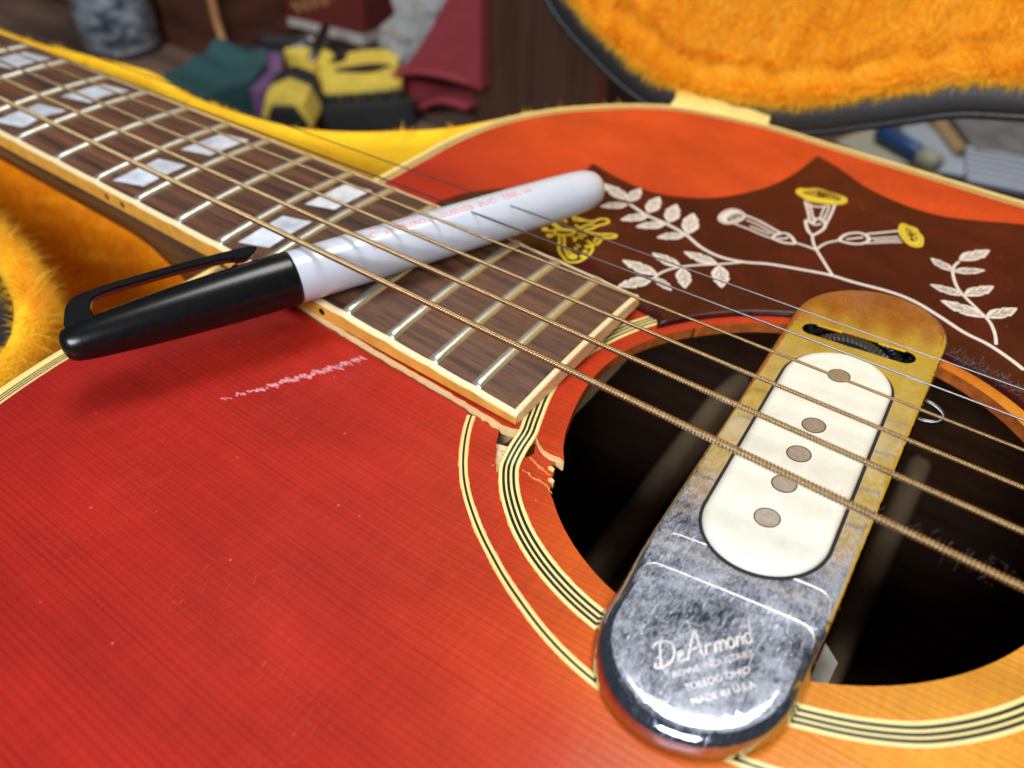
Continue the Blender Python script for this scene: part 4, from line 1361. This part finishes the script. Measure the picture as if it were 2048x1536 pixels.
# engraved maker's script and small print on the bass-side tab
ua = np.array((10.0, 11.9)); ua /= np.linalg.norm(ua)
ub = np.array((-ua[1], ua[0]))
def tab_text(body, org, size, shear, up=1.0):
    pts, fc = text_mesh(body, size, shear)
    q = np.array(org) + pts[:, :1] * ua + pts[:, 1:] * ub * up
    z = pk_z(q[:, 0], q[:, 1]) + .05
    mesh('engraved_text', np.c_[q, z], fc, MT['engraved_metal'], pplate)
script = [[(.35, 1.0), (.30, .5), (.25, 0)], [(.0, .85), (.3, 1.02), (.75, .88), (.86, .5), (.66, .12), (.25, 0), (.02, .1), (.1, .22)],
          [(.95, .22), (1.15, .3), (1.16, .42), (1.03, .42), (.95, .2), (1.05, .02), (1.25, .1)], [(1.3, 0), (1.5, .5), (1.78, 1.08), (1.84, .5), (1.92, 0)], [(1.40, .36), (1.94, .42)],
          [(2.05, 0), (2.1, .42)], [(2.1, .3), (2.2, .42), (2.33, .4)], [(2.42, 0), (2.47, .42)], [(2.46, .25), (2.58, .42), (2.66, .3), (2.64, 0)], [(2.66, .25), (2.78, .42), (2.87, .3), (2.86, 0)],
          [(3.08 + .13 * math.cos(t), .21 + .21 * math.sin(t)) for t in np.linspace(0, 6.3, 12)], [(3.3, 0), (3.34, .42)], [(3.33, .25), (3.46, .42), (3.55, .3), (3.54, 0)],
          [(3.78 + .13 * math.cos(t), .21 + .21 * math.sin(t)) for t in np.linspace(0, 6.3, 12)], [(3.98, 1.0), (3.92, .5), (3.9, 0)]]
for st_ in script:
    q = [np.array((490.8, -60.8)) + ua * 3.9 * (a + .28 * b) + ub * 3.9 * b for a, b in st_]
    ribbon('engraved_script', smooth_path(q, .3) if len(q) > 2 else resample(q, .3), .15, pk_z, .05, MT['engraved_metal'], pplate)
tab_text('ROWE INDUSTRIES', (493.6, -60.6), 1.45, .1)
tab_text('TOLEDO OHIO', (495.9, -61.4), 1.45, .1)
tab_text('MADE IN U.S.A.', (497.6, -62.8), 1.45, .1)

# ------------------------------------------------------------------ guitar case
case = thing('guitar_case', 'open black guitar case lined with orange gold plush', 'guitar case', (430, 60, -150))
treb = [(-160, 47), (97, 50), (150, 55), (187, 61), (200, 62), (230, 57), (258, 58), (281, 62), (298, 71), (312, 83), (325, 97), (334, 114), (346, 136), (366, 154), (400, 165), (430, 167), (470, 160), (510, 149), (545, 146), (600, 162), (680, 205), (740, 222), (800, 214), (856, 160), (880, 60)]
bass = [(880, -60), (856, -160), (800, -214), (740, -222), (680, -205), (600, -162), (545, -146), (510, -149), (470, -160), (430, -167), (400, -165), (366, -152), (344, -130), (331, -104), (325, -84), (318, -71), (307, -62), (292, -55), (268, -49), (230, -47), (97, -47), (-160, -45)]
rim = [tuple(p) for p in smooth_path(treb + bass, 5.0, True)]
if area2(rim) < 0:
    rim = rim[::-1]
def sweep(name, poly, prof, mat, parent, smooth=True):
    """prof: list of (inset, z)"""
    rings = [offset_closed(poly, d_) if d_ else np.array([q[:2] for q in poly]) for d_, _ in prof]
    n = len(poly); V = []; F = []
    for (d_, z_), r in zip(prof, rings):
        V += [(a, b, z_) for a, b in r]
    for i in range(len(prof) - 1):
        for k in range(n):
            l = (k + 1) % n
            F.append([i * n + k, i * n + l, (i + 1) * n + l, (i + 1) * n + k])
    o = mesh(name, V, F, mat, parent, smooth)
    return o, np.array([tuple(v) for v in V]), F
RZ = -21.0
lip_prof = [(0, RZ - 3), (.5, RZ + 1), (2.2, RZ + 3.4), (4.6, RZ + 4.4), (7.2, RZ + 3.2), (8.8, RZ), (9.6, RZ - 8), (10.4, RZ - 30), (11.2, RZ - 60), (12, -114)]
lining, LV, LF = sweep('plush_lining', rim, lip_prof, MT['plush'], case)
tri = []
for f in LF:
    tri += [[f[0], f[1], f[2]], [f[0], f[2], f[3]]]
tri = np.array(tri)
cen = LV[tri].mean(1)
vis = (cen[:, 0] > 40) & (cen[:, 0] < 430) & (cen[:, 1] > -150) & (cen[:, 2] > -112)
tri = tri[vis]
nn = np.cross(LV[tri[:, 1]] - LV[tri[:, 0]], LV[tri[:, 2]] - LV[tri[:, 0]])
cx_ = np.array([250, 0, -60]) - LV[tri].mean(1)
print('lining normals inward share', float(np.mean(np.sum(nn * cx_, 1) > 0)))
if np.mean(np.sum(nn * cx_, 1) > 0) < .5:
    tri = tri[:, ::-1]
fur('plush_pile', LV, tri, 95000, 5.2, .20, MT['pile'], lining, comb=(.05, 0, .25))
# extra dense, near corner by the bass shoulder
near = tri[(LV[tri].mean(1)[:, 1] < -35) & (LV[tri].mean(1)[:, 0] > 240) & (LV[tri].mean(1)[:, 0] < 350) & (LV[tri].mean(1)[:, 2] > -60)]
fur('plush_pile', LV, near, 60000, 8.5, .085, MT['pile'], lining, comb=(.25, .25, .3), spread=.9)
flr = [tuple(p) for p in offset_closed(rim, 11.5)]
def flz(x, y):
    return -74 - 40 * sstep(318, 350, np.asarray(x, float)) + 1.5 * np.sin(np.asarray(x) * .11) * np.cos(np.asarray(y) * .13)
fl_o = plate('plush_floor', flr, (), flz, lambda x, y: flz(x, y) - 5, [MT['plush']] * 2, case, step=9)
me = fl_o.data
FV = np.array([v.co[:] for v in me.vertices]) / S
ft = np.array([p.vertices[:] for p in me.polygons if len(p.vertices) == 3 and p.normal.z > .3])
fc_ = FV[ft].mean(1)
ft = ft[(fc_[:, 0] > 40) & (fc_[:, 0] < 350)]
fur('plush_pile', FV, ft, 45000, 5.0, .20, MT['pile'], fl_o, comb=(.2, .1, 0))
shell, _, _ = sweep('case_shell', rim, [(.1, RZ - 9), (0, RZ - 6.5), (-1.2, RZ - 4.6), (-4, RZ - 3.8), (-7, RZ - 5.0), (-8.4, RZ - 9), (-8.6, -148), (10, -149)], MT['vinyl'], case)
tube('case_piping', [(p[0], p[1], RZ - 12) for p in offset_closed(rim, -9.2)], 1.9, MT['vinyl'], case, 8, closed=True)

# lid, tipped back on its hinge
UU = np.array((0, .19612, .98058)); NN = np.array((0, -.98058, .19612)); HO = np.array((0, 172.0, -20.0))
def lidp(x, t, d=0.0):
    return HO + np.array((x, 0, 0)) + UU * t - NN * d
oo = [(p[0], (p[2] + 20) / .98058) for p in D['L_O_out']]
lid_o = [(60, 215), (60, 122), (200, 116), (246, 104), (272, 78), (290, 52)] + oo[:-1] + [(500, 26), (520, 31), (540, 31), (565, 24), (600, 4), (660, -20), (740, -34), (810, -22), (860, 30), (884, 130), (884, 220), (860, 320), (800, 375), (740, 388), (660, 370), (600, 340), (545, 322), (500, 330), (430, 345), (380, 338), (330, 300), (290, 250), (250, 222), (200, 216)]
lid_o = [tuple(p) for p in smooth_path(lid_o, 4.0, True)]
if area2(lid_o) < 0:
    lid_o = lid_o[::-1]
def lid_sweep(name, prof, mat, parent, smooth=True):
    n = len(lid_o); V = []; F = []
    for ins_, dep in prof:
        q = offset_closed(lid_o, ins_) if ins_ else np.array(lid_o)
        V += [lidp(a, b, dep) for a, b in q]
    for i in range(len(prof) - 1):
        for k in range(n):
            l = (k + 1) % n
            F.append([i * n + k, i * n + l, (i + 1) * n + l, (i + 1) * n + k])
    return mesh(name, V, F, mat, parent, smooth), np.array(V), F
lid_shell, _, _ = lid_sweep('lid_rim', [(13.5, 3), (13.0, .4), (11.0, -.6), (3.0, -.8), (.8, 0), (0, 2.0), (-.2, 6), (0, 13), (20, 22)], MT['vinyl'], case)
tube('lid_piping', [lidp(p[0], p[1], 1.0) for p in offset_closed(lid_o, .6)], 1.7, MT['vinyl'], lid_shell, 8, closed=True)
lid_lin, LV2, LF2 = lid_sweep('lid_lining', [(11.6, 2.0), (12, -.6), (13.2, -1.6), (15, -1.0), (16.5, 1.5), (18, 6), (20, 10), (25, 12.5)], MT['plush'], case)
pi_ = [tuple(p) for p in offset_closed(lid_o, 23)]
pts2, tr2 = tri2d(pi_, (), (), 14)
PV = np.array([lidp(a, b, 12.5 + 1.5 * math.sin(a * .05) * math.sin(b * .06)) for a, b in pts2])
lid_panel = mesh('lid_panel_plush', PV, tr2[:, :].tolist(), MT['plush'], case, True)
plate_back = [tuple(p) for p in offset_closed(lid_o, 19)]
pb_, tb_ = tri2d(plate_back, (), (), 60)
mesh('lid_back', [lidp(a, b, 22) for a, b in pb_], tb_.tolist(), MT['vinyl'], case)
def facing(Vv, T):
    nn = np.cross(Vv[T[:, 1]] - Vv[T[:, 0]], Vv[T[:, 2]] - Vv[T[:, 0]])
    return T if np.mean(nn @ NN) > 0 else T[:, ::-1]
def window(Vv, T, x0_=285, x1_=535, z1_=110):
    c = Vv[T].mean(1)
    return T[(c[:, 0] > x0_) & (c[:, 0] < x1_) & (c[:, 2] < z1_) & (c[:, 2] > -40)]
T2 = np.array([t_ for f in LF2 for t_ in ([f[0], f[1], f[2]], [f[0], f[2], f[3]])])
T2 = window(LV2, facing(LV2, T2))
fur('plush_pile', LV2, T2, 60000, 4.2, .22, MT['pile'], lid_lin, comb=(0, 0, -.35), spread=.4)
T3 = window(PV, facing(PV, tr2))
fur('plush_pile', PV, T3, 90000, 3.6, .26, MT['pile'], lid_panel, comb=(0, 0, -.8), spread=.4)
# cream ribbon bridging the hinge
V, F = [], []
for i, x in enumerate(np.linspace(381.5, 420.5, 9)):
    w_ = .8 * math.sin(i * 2.2)
    V += [(x, 163.5, -20.5 + w_ * .3), (x, 166, -17.6 + w_ * .4), (x, 168.5 + w_ * .3, -16.8), tuple(lidp(x, 4.0 + w_ * .3, -2.6)), tuple(lidp(x, 7.0 + w_ * .5, -3.0))]
for i in range(8):
    for k in range(4):
        F.append([i * 5 + k, (i + 1) * 5 + k, (i + 1) * 5 + k + 1, i * 5 + k + 1])
rib = mesh('hinge_ribbon', V, F, MT['ribbon'], case, True)

# ------------------------------------------------------------------ bench and the clutter on it
BZ = -150.0
MT['bench'] = M_wood('bench_wood', (.08, .045, .030), (.25, .15, .10), .006, .05, .05, .7, .4, pscale=(.02, .6, .6))
bench = box('workbench', (-1600, -900, BZ - 40), (2200, 2600, BZ), MT['bench'])
bench['kind'] = 'structure'

post = thing('wooden_post', 'dark brown square timber post behind the guitar', 'post', (205, 372, BZ))
MT['post'] = M_wood('dark_post_wood', (.040, .017, .009), (.100, .046, .024), .3, .3, .01, .5, .3, pscale=(2, 2, .05))
box('shaft', (153, 332, BZ), (262, 410, 420), MT['post'], post, bevel=2)
box('shaft_trim', (256, 330.5, BZ), (265, 336, 420), simple('red_brown_trim', (.10, .022, .014), .4, nscale=.1), post)

can = thing('spray_can', 'grey blue spray can with dark printed label', 'spray can', (-192, 268, BZ))
def M_can():
    m_, nt, p = newmat('can_print')
    v = mm_coord(nt, .05, .05, .11)
    f = noise(nt, v, 1.0, 4, .6, .6)
    c = ramp(nt, f, [(.36, (.06, .075, .10)), (.48, (.28, .33, .40)), (.62, (.50, .56, .64))])
    nt.links.new(c, p.inputs['Base Color'])
    p.inputs['Roughness'].default_value = .35; p.inputs['Metallic'].default_value = .3
    return m_
lathe('can_body', [(0, 27), (1, 30.5), (4, 32.5), (160, 32.5), (165, 30), (176, 24)], (-192, 268, BZ), (0, 0, 1), M_can(), can, 40)
lathe('can_cap', [(176.2, 24), (177, 25.5), (205, 25.5), (208, 22)], (-192, 268, BZ), (0, 0, 1), simple('can_cap_plastic', (.02, .02, .025), .4), can, 32)
lathe('can_ring', [(3.9, 32.55), (4.2, 33.4), (6.5, 33.4), (7, 32.55)], (-192, 268, BZ), (0, 0, 1), MT['steel'], can, 40)

wbox = thing('wooden_cabinet', 'dark mahogany cabinet with tan rounded edge at upper left', 'cabinet', (-330, 380, BZ))
MT['cab'] = M_wood('cabinet_wood', (.055, .018, .010), (.13, .042, .022), .01, .01, .06, .45, .3, pscale=(.03, .03, .6))
box('cabinet_front', (-620, 300, BZ), (-101, 308, 260), MT['cab'], wbox)
box('cabinet_body', (-618, 308.01, BZ), (-104, 460, 258), MT['cab'], wbox)
box('cabinet_rail', (-619, 297, -92), (-103, 299.99, -88), simple('cabinet_rail_wood', (.11, .04, .02), .4), wbox)
tn = [(-97, 302, 250), (-97, 302, 0), (-97, 302, -100), (-96, 302, -118), (-91, 301, -132), (-80, 300, -141), (-62, 300, -145), (-40, 300, -146.5)]
tube('tan_edging', [tuple(p) for p in smooth_path(tn, 6)], 3.4, simple('tan_edge_wood', (.42, .20, .075), .5), wbox, 8)

rbox = thing('red_carton', 'dark red carton with pale lower edge and faint gold script', 'box', (-80, 420, BZ))
MT['redcard'] = simple('dark_red_card', (.13, .020, .015), .5, nscale=.05, var=.2)
V = [(-186, 386, -141), (-8, 386, -128), (8, 386, 60), (-176, 386, 60), (-186, 450, -141), (-8, 450, -128), (8, 450, 60), (-176, 450, 60)]
mesh('carton_face', V, [[0, 1, 2, 3], [1, 5, 6, 2], [4, 0, 3, 7], [5, 4, 7, 6], [4, 5, 1, 0], [3, 2, 6, 7]], MT['redcard'], rbox)
V = [(-187, 384, -149), (-90, 384, -139), (-9, 384, -138), (-8, 384, -128.1), (-90, 384, -131.5), (-186, 384, -141.1), (-187, 452, -149), (-90, 452, -139), (-9, 452, -138), (-8, 452, -128.1), (-90, 452, -131.5), (-186, 452, -141.1)]
mesh('carton_lip', V, [[0, 1, 4, 5], [1, 2, 3, 4], [6, 11, 10, 7], [7, 10, 9, 8], [0, 6, 7, 1], [1, 7, 8, 2], [2, 8, 9, 3], [0, 5, 11, 6]], simple('pale_card', (.50, .44, .40), .6), rbox)
gold = [(-97 + t_ * 5.0, 385.4, -124 + 1.9 * t_ * .9 + 4.5 * math.sin(t_ * 2.6)) for t_ in np.linspace(0, 11, 60)]
tube('gold_script', gold, .8, simple('gold_print', (.50, .26, .09), .5), rbox, 6)

teal = thing('teal_cloth', 'teal cloth with purple edge folded on the bench', 'cloth', (-25, 245, BZ))
def cloth_sheet(name, poly, z0_, amp, mat, parent, th=3.0, fr=.09):
    f = lambda x, y: z0_ + amp * np.sin(x * fr + y * fr * .6) + amp * .5 * np.sin(y * fr * 1.7 - x * fr * .4)
    return plate(name, [tuple(p) for p in smooth_path(poly, 4, True)], (), f, lambda x, y: f(x, y) - th, [mat, mat], parent, step=6)
tealp = [(-70, 196), (-12, 190), (12, 245), (-28, 292), (-74, 288), (-50, 232)]
if area2(tealp) < 0: tealp = tealp[::-1]
cloth_sheet('cloth_fold', tealp, -124, 4, simple('teal_fabric', (.020, .075, .080), .9, nscale=.3, bmp=.4), teal, th=24)
pp = [(-34, 290), (-20, 276), (14, 240), (22, 256), (-8, 292), (-24, 302)]
if area2(pp) < 0: pp = pp[::-1]
cloth_sheet('cloth_edge', pp, -127, 2, simple('purple_fabric', (.16, .075, .18), .9, nscale=.3), teal, th=20)

MT['tool_yellow'] = simple('yellow_tool_plastic', (.82, .60, .09), .45, nscale=.08, var=.1)
MT['tool_black'] = simple('black_tool_rubber', (.020, .020, .022), .6, nscale=.2)
saw = thing('hand_saw', 'yellow and black saw handle with finger ridges by red cloth', 'saw', (45, 315, BZ))
yl = [(-20, 306), (0, 325), (20, 322), (30, 306), (36, 318), (26, 336), (50, 362), (72, 340), (76, 330), (62, 322), (46, 312), (52, 300), (84, 322), (98, 316), (92, 300), (66, 270), (50, 266), (34, 282), (14, 296)]
yl = [(a, b) for a, b in yl]
if area2(yl) < 0: yl = yl[::-1]
plate('saw_handle', [tuple(p) for p in smooth_path(yl, 3, True)], (), lambda x, y: 0 * x - 122.0, lambda x, y: 0 * x - 142.0, [MT['tool_yellow']] * 2, saw, step=20)
for i in range(6):
    t_ = i / 5
    cx0, cy0 = 60 + 40 * t_, 262 + 44 * t_
    plate('finger_ridge', circle((cx0, cy0), 5.5, 14), (), lambda x, y: 0 * x - 126.0, lambda x, y: 0 * x - 146.0, [MT['tool_black']] * 2, saw, step=20)
sl_ = [(44, 300), (58, 326), (72, 333), (70, 324), (58, 306), (50, 298)]
if area2(sl_) < 0: sl_ = sl_[::-1]
plate('handle_slot', [tuple(p) for p in smooth_path(sl_, 3, True)], (), lambda x, y: 0 * x - 121.0, lambda x, y: 0 * x - 121.9, [MT['tool_black']] * 2, saw, step=20)
bl_ = [(66, 262), (98, 296), (108, 312), (118, 306), (104, 284), (76, 252)]
if area2(bl_) < 0: bl_ = bl_[::-1]
plate('saw_grip', [tuple(p) for p in smooth_path(bl_, 3, True)], (), lambda x, y: 0 * x - 130.0, lambda x, y: 0 * x - 148.0, [MT['tool_black']] * 2, saw, step=20)
bd = [(-40, 330), (46, 420), (60, 410), (-16, 316)]
if area2(bd) < 0: bd = bd[::-1]
plate('saw_blade', bd, (), lambda x, y: 0 * x - 134.0, lambda x, y: 0 * x - 136.0, [MT['tool_black']] * 2, saw, step=40)
drv = thing('screwdriver', 'stubby yellow and black screwdriver handle pointing at the case', 'screwdriver', (45, 255, BZ))
d0_ = Vector((72, 222, -131)); dax = Vector((-52, 74, 8)).normalized()
lathe('driver_handle', [(2.5, 15), (3, 18.6), (18, 20.5), (40, 19), (62, 14), (78, 11), (84, 9)], d0_, dax, MT['tool_yellow'], drv, 8, False)
lathe('driver_end', [(0, 12), (.6, 14.9), (2.48, 15.2)], d0_, dax, MT['tool_black'], drv, 6, False)
lathe('driver_sleeve', [(30, 20.9), (31, 21.6), (50, 19.3), (51, 18)], d0_, dax, MT['tool_black'], drv, 8, False)
lathe('driver_shaft', [(84.1, 4), (160, 4)], d0_, dax, MT['steel'], drv, 10)

rag = thing('red_cloth', 'folded dark red cloth hanging against the post', 'cloth', (120, 335, BZ))
MT['redcloth'] = simple('dark_red_fabric', (.27, .030, .040), .85, nscale=.2, bmp=.3)
prf = [(158, -112), (128, -112), (108, -114), (93, -119), (88, -126), (92, -133), (103, -137), (114, -136), (126, -130), (140, -127), (158, -127)]
prf = smooth_path(prf, 2.0)
V, F = [], []
n_ = len(prf)
rows = 7
for r_ in range(rows):
    y = 316 + r_ * 14
    for a, b in prf:
        V.append((a + r_ * 1.0, y, b + 1.6 * math.sin(r_ * 1.1 + a * .05)))
for r_ in range(rows - 1):
    for k in range(n_ - 1):
        F.append([r_ * n_ + k, r_ * n_ + k + 1, (r_ + 1) * n_ + k + 1, (r_ + 1) * n_ + k])
fold = mesh('cloth_loop', V, F, MT['redcloth'], rag, True)
sm_ = fold.modifiers.new('thick', 'SOLIDIFY'); sm_.thickness = .0035
up_ = smooth_path([(86, -121), (104, -106), (124, -82), (138, -62), (152, -58)], 3)
V, F = [], []
for a, b in up_:
    for k, y in enumerate((318, 321, 326, 322)):
        V.append((a + (158 - a) * k / 3, y + 3 * math.sin(a * .09), b if k == 0 else b - (b + 112) * .0 - k * .4))
n_ = len(up_)
for i in range(n_ - 1):
    for k in range(3):
        F.append([i * 4 + k, i * 4 + k + 1, (i + 1) * 4 + k + 1, (i + 1) * 4 + k])
# hanging face under that slanted edge
fa = [(86, -121), (104, -106), (124, -82), (138, -60), (170, -30), (170, -112), (128, -111), (105, -113)]
if area2(fa) < 0: fa = fa[::-1]
prism('cloth_drape', fa, 318, 330, MT['redcloth'], rag, bevel=2)

def M_clear():
    m_, nt, p = newmat('clear_film')
    p.inputs['Base Color'].default_value = (.8, .82, .85, 1)
    p.inputs['Roughness'].default_value = .12
    p.inputs['Transmission Weight'].default_value = .7
    p.inputs['IOR'].default_value = 1.3
    return m_
bag = thing('plastic_bag', 'crumpled clear plastic bag next to the red cloth', 'bag', (60, 372, BZ))
rr = np.random.default_rng(3)
V, F = [], []
NU, NV = 16, 12
for i in range(NU):
    for j in range(NV):
        a = 2 * math.pi * i / NU; t_ = j / (NV - 1)
        r_ = (30 - 12 * t_) * (1 + .28 * rr.normal())
        V.append((52 + 26 * t_ + r_ * math.cos(a), 372 + r_ * .6 * math.sin(a), BZ + 2 + 80 * t_ + 3 * rr.normal()))
for i in range(NU):
    for j in range(NV - 1):
        F.append([i * NV + j, ((i + 1) % NU) * NV + j, ((i + 1) % NU) * NV + j + 1, i * NV + j + 1])
mesh('film', V, F, M_clear(), bag)
mesh('paper_insert', [(20, 392, BZ + 8), (100, 392, BZ + 20), (112, 396, BZ + 110), (30, 396, BZ + 104), (20, 396, BZ + 8), (100, 396, BZ + 20), (112, 400, BZ + 110), (30, 400, BZ + 104)], [[0, 1, 2, 3], [7, 6, 5, 4], [0, 4, 5, 1], [1, 5, 6, 2], [2, 6, 7, 3], [3, 7, 4, 0]], simple('beige_paper', (.42, .36, .30), .8), bag)
for k, (x, y, z) in enumerate(((-62, 352, -142), (-30, 360, -140), (6, 350, -141), (14, 372, -138), (-48, 372, -143))):
    sc_ = thing('metal_fitting', ['shiny round metal fitting left of the saw under red carton', 'metal fitting second from left below red carton', 'metal fitting at middle above yellow saw handle', 'metal fitting nearest the plastic bag', 'rear metal fitting half hidden by others'][k], 'fitting', (x, y, BZ), 'metal fittings strewn behind the saw')
    lathe('fitting_shank', [(0, 4), (7, 4)], (x, y, BZ), (0, 0, 1), MT['steel'], sc_, 12)
    lathe('fitting_head', [(7.1, 7), (8, 8.5), (10, 8), (12, 5), (12.6, 1)], (x, y, BZ), (0, 0, 1), MT['steel'], sc_, 20)
scw = thing('bench_screw', 'bright domed screw alone on the bench below red cloth', 'screw', (77, 297, BZ))
lathe('screw_shank', [(-8, 1.5), (0.0, 2)], (77, 297, BZ), (0, 0, 1), MT['steel'], scw, 10)
lathe('screw_head', [(0.05, 5), (.8, 5.2), (2.2, 4.2), (3, 2.4), (3.3, .5)], (77, 297, BZ), (0, 0, 1), MT['steel'], scw, 20)

# things on the bench beyond the treble side
def lying(name, label, cat, quad, h, mat, extra_part=None):
    t_ = thing(name, label, cat, (np.mean([q[0] for q in quad]), np.mean([q[1] for q in quad]), BZ))
    q = quad if area2(quad) > 0 else quad[::-1]
    n = len(q)
    ins_ = offset_closed(q, 1.2)
    V = [(a, b, BZ) for a, b in q] + [(a, b, BZ + h - 1.2) for a, b in q] + [(a, b, BZ + h) for a, b in ins_]
    F = [[i, (i + 1) % n, n + (i + 1) % n, n + i] for i in range(n)] + [[n + i, n + (i + 1) % n, 2 * n + (i + 1) % n, 2 * n + i] for i in range(n)] + [[2 * n + i for i in range(n)]]
    mesh('body', V, F, mat, t_)
    return t_
lying('cream_block', 'cream rectangular block lying nearest the case lid', 'block', [(386, 470), (404, 520), (462, 478), (420, 452)], 9, simple('cream_plastic', (.52, .49, .36), .5))
t_ = thing('blue_tube', 'blue capped tube lying across the cream block', 'tube', (428, 474, BZ))
lathe('tube_body', [(0, 5), (.8, 6.5), (38, 6.5), (40, 5)], (411, 488, BZ + 16), (.86, -.5, -.02), simple('blue_plastic', (.030, .085, .24), .4), t_, 18)
lathe('tube_cap', [(40.1, 5), (41, 7.5), (54, 7), (56, 4)], (411, 488, BZ + 16), (.86, -.5, -.02), simple('dull_cream_cap', (.46, .44, .34), .5), t_, 18)
lying('white_strip', 'long pale blue white strip on the bench behind blue tube', 'strip', [(418, 530), (432, 552), (482, 486), (468, 462)], 7, simple('pale_strip', (.52, .58, .64), .45))
lying('wooden_stick', 'narrow tan wooden stick beside the pale strip', 'stick', [(434, 551), (440, 562), (468, 514), (464, 500)], 12, simple('tan_stick', (.50, .32, .16), .6))
lying('grey_cloth_pad', 'grey crumpled pad at the right edge behind strips', 'pad', [(446, 560), (500, 640), (540, 610), (520, 530), (474, 508)], 14, simple('grey_pad', (.24, .22, .21), .9, nscale=.05, var=.35, bmp=.6))
rack = thing('white_rack', 'white slatted plastic rack at right edge of the bench', 'rack', (498, 490, BZ))
for k in range(6):
    a = np.array((468 + k * 2.2, 508 - k * 9.5)); b = np.array((524 + k * 1.0, 520 - k * 10.0))
    dr = (b - a) / np.linalg.norm(b - a); nm = np.array((-dr[1], dr[0])) * 3.3
    q = [tuple(a - nm), tuple(b - nm), tuple(b + nm), tuple(a + nm)]
    plate('slat', q, (), lambda x, y: 0 * x + BZ + 13, lambda x, y: 0 * x + BZ + 4, [simple('rack_white', (.62, .66, .74), .4) if k == 0 else bpy.data.materials['rack_white']] * 2, rack, step=60, smooth=False)
box('rack_rail', (480, 448, BZ), (486, 516, BZ + 3.9), bpy.data.materials['rack_white'], rack, rot=.15)
lying('black_case', 'low black box under the white rack near the guitar edge', 'box', [(462, 462), (486, 446), (540, 440), (540, 458), (500, 470)], 11, simple('black_box', (.02, .02, .024), .5))

pl = thing('plank_stack', 'stack of pale rough planks behind the dark post', 'planks', (262, 470, BZ))
for k in range(4):
    nm_ = 'pale_plank_wood'
    mt_ = bpy.data.materials.get(nm_) or M_wood(nm_, (.34, .27, .20), (.55, .46, .38), .01, .2, .2, .8, .3)
    box('plank', (150 + 3 * (k % 2), 452 - 2 * (k % 3), BZ + k * 21), (330, 520, BZ + k * 21 + 19.5), mt_, pl, bevel=1.0)

# foil scraps added for their blurred highlights, and pliers, between saw and red carton
rf = np.random.default_rng(11)
MT['foil'] = simple('highlight_foil_metal', (.75, .77, .80), .18, 1.0, nscale=.3)
for lab, (x, y, z, r_) in (('larger foil ball added for a highlight below the red carton', (-52, 362, BZ + 9, 10)), ('small foil scrap added for a highlight left of the pliers', (-88, 348, BZ + 5, 6)), ('foil scrap added for a highlight right behind the saw handle', (34, 384, BZ + 8, 9))):
    V, F = [], []
    nu, nv = 12, 8
    for i in range(nu):
        for j in range(nv):
            a = 2 * math.pi * i / nu; t = math.pi * (j + .5) / nv
            k = r_ * (1 + .22 * rf.normal())
            V.append((x + k * math.cos(a) * math.sin(t), y + k * math.sin(a) * math.sin(t), z + k * .85 * math.cos(t)))
    for i in range(nu):
        for j in range(nv - 1):
            F.append([i * nv + j, i * nv + j + 1, ((i + 1) % nu) * nv + j + 1, ((i + 1) % nu) * nv + j])
    F += [[i * nv for i in range(nu)], [i * nv + nv - 1 for i in range(nu)][::-1]]
    tag(mesh('highlight_foil', V, F, MT['foil']), lab, 'foil')
pli = thing('pliers', 'black handled pliers lying behind the yellow saw handle', 'pliers', (-30, 350, BZ))
for sg in (-1, 1):
    hp = smooth_path([(-95, 330 + sg * 14, BZ + 9), (-60, 338 + sg * 17, BZ + 10), (-25, 350 + sg * 9, BZ + 9), (0, 358 + sg * 3, BZ + 8)], 5)
    tube('pliers_handle', [tuple(p) for p in hp], 6.0, MT['tool_black'], pli, 10)
    hp = smooth_path([(0, 358 + sg * 3, BZ + 8), (14, 364 + sg * 6, BZ + 8), (34, 372 + sg * 1.5, BZ + 7)], 4)
    tube('pliers_jaw', [tuple(p) for p in hp], 4.2, MT['steel'], pli, 10)
lathe('pliers_pivot', [(0, 7), (1.5, 7), (2.5, 5)], (2, 359, BZ + 12), (0, 0, 1), MT['steel'], pli, 18)
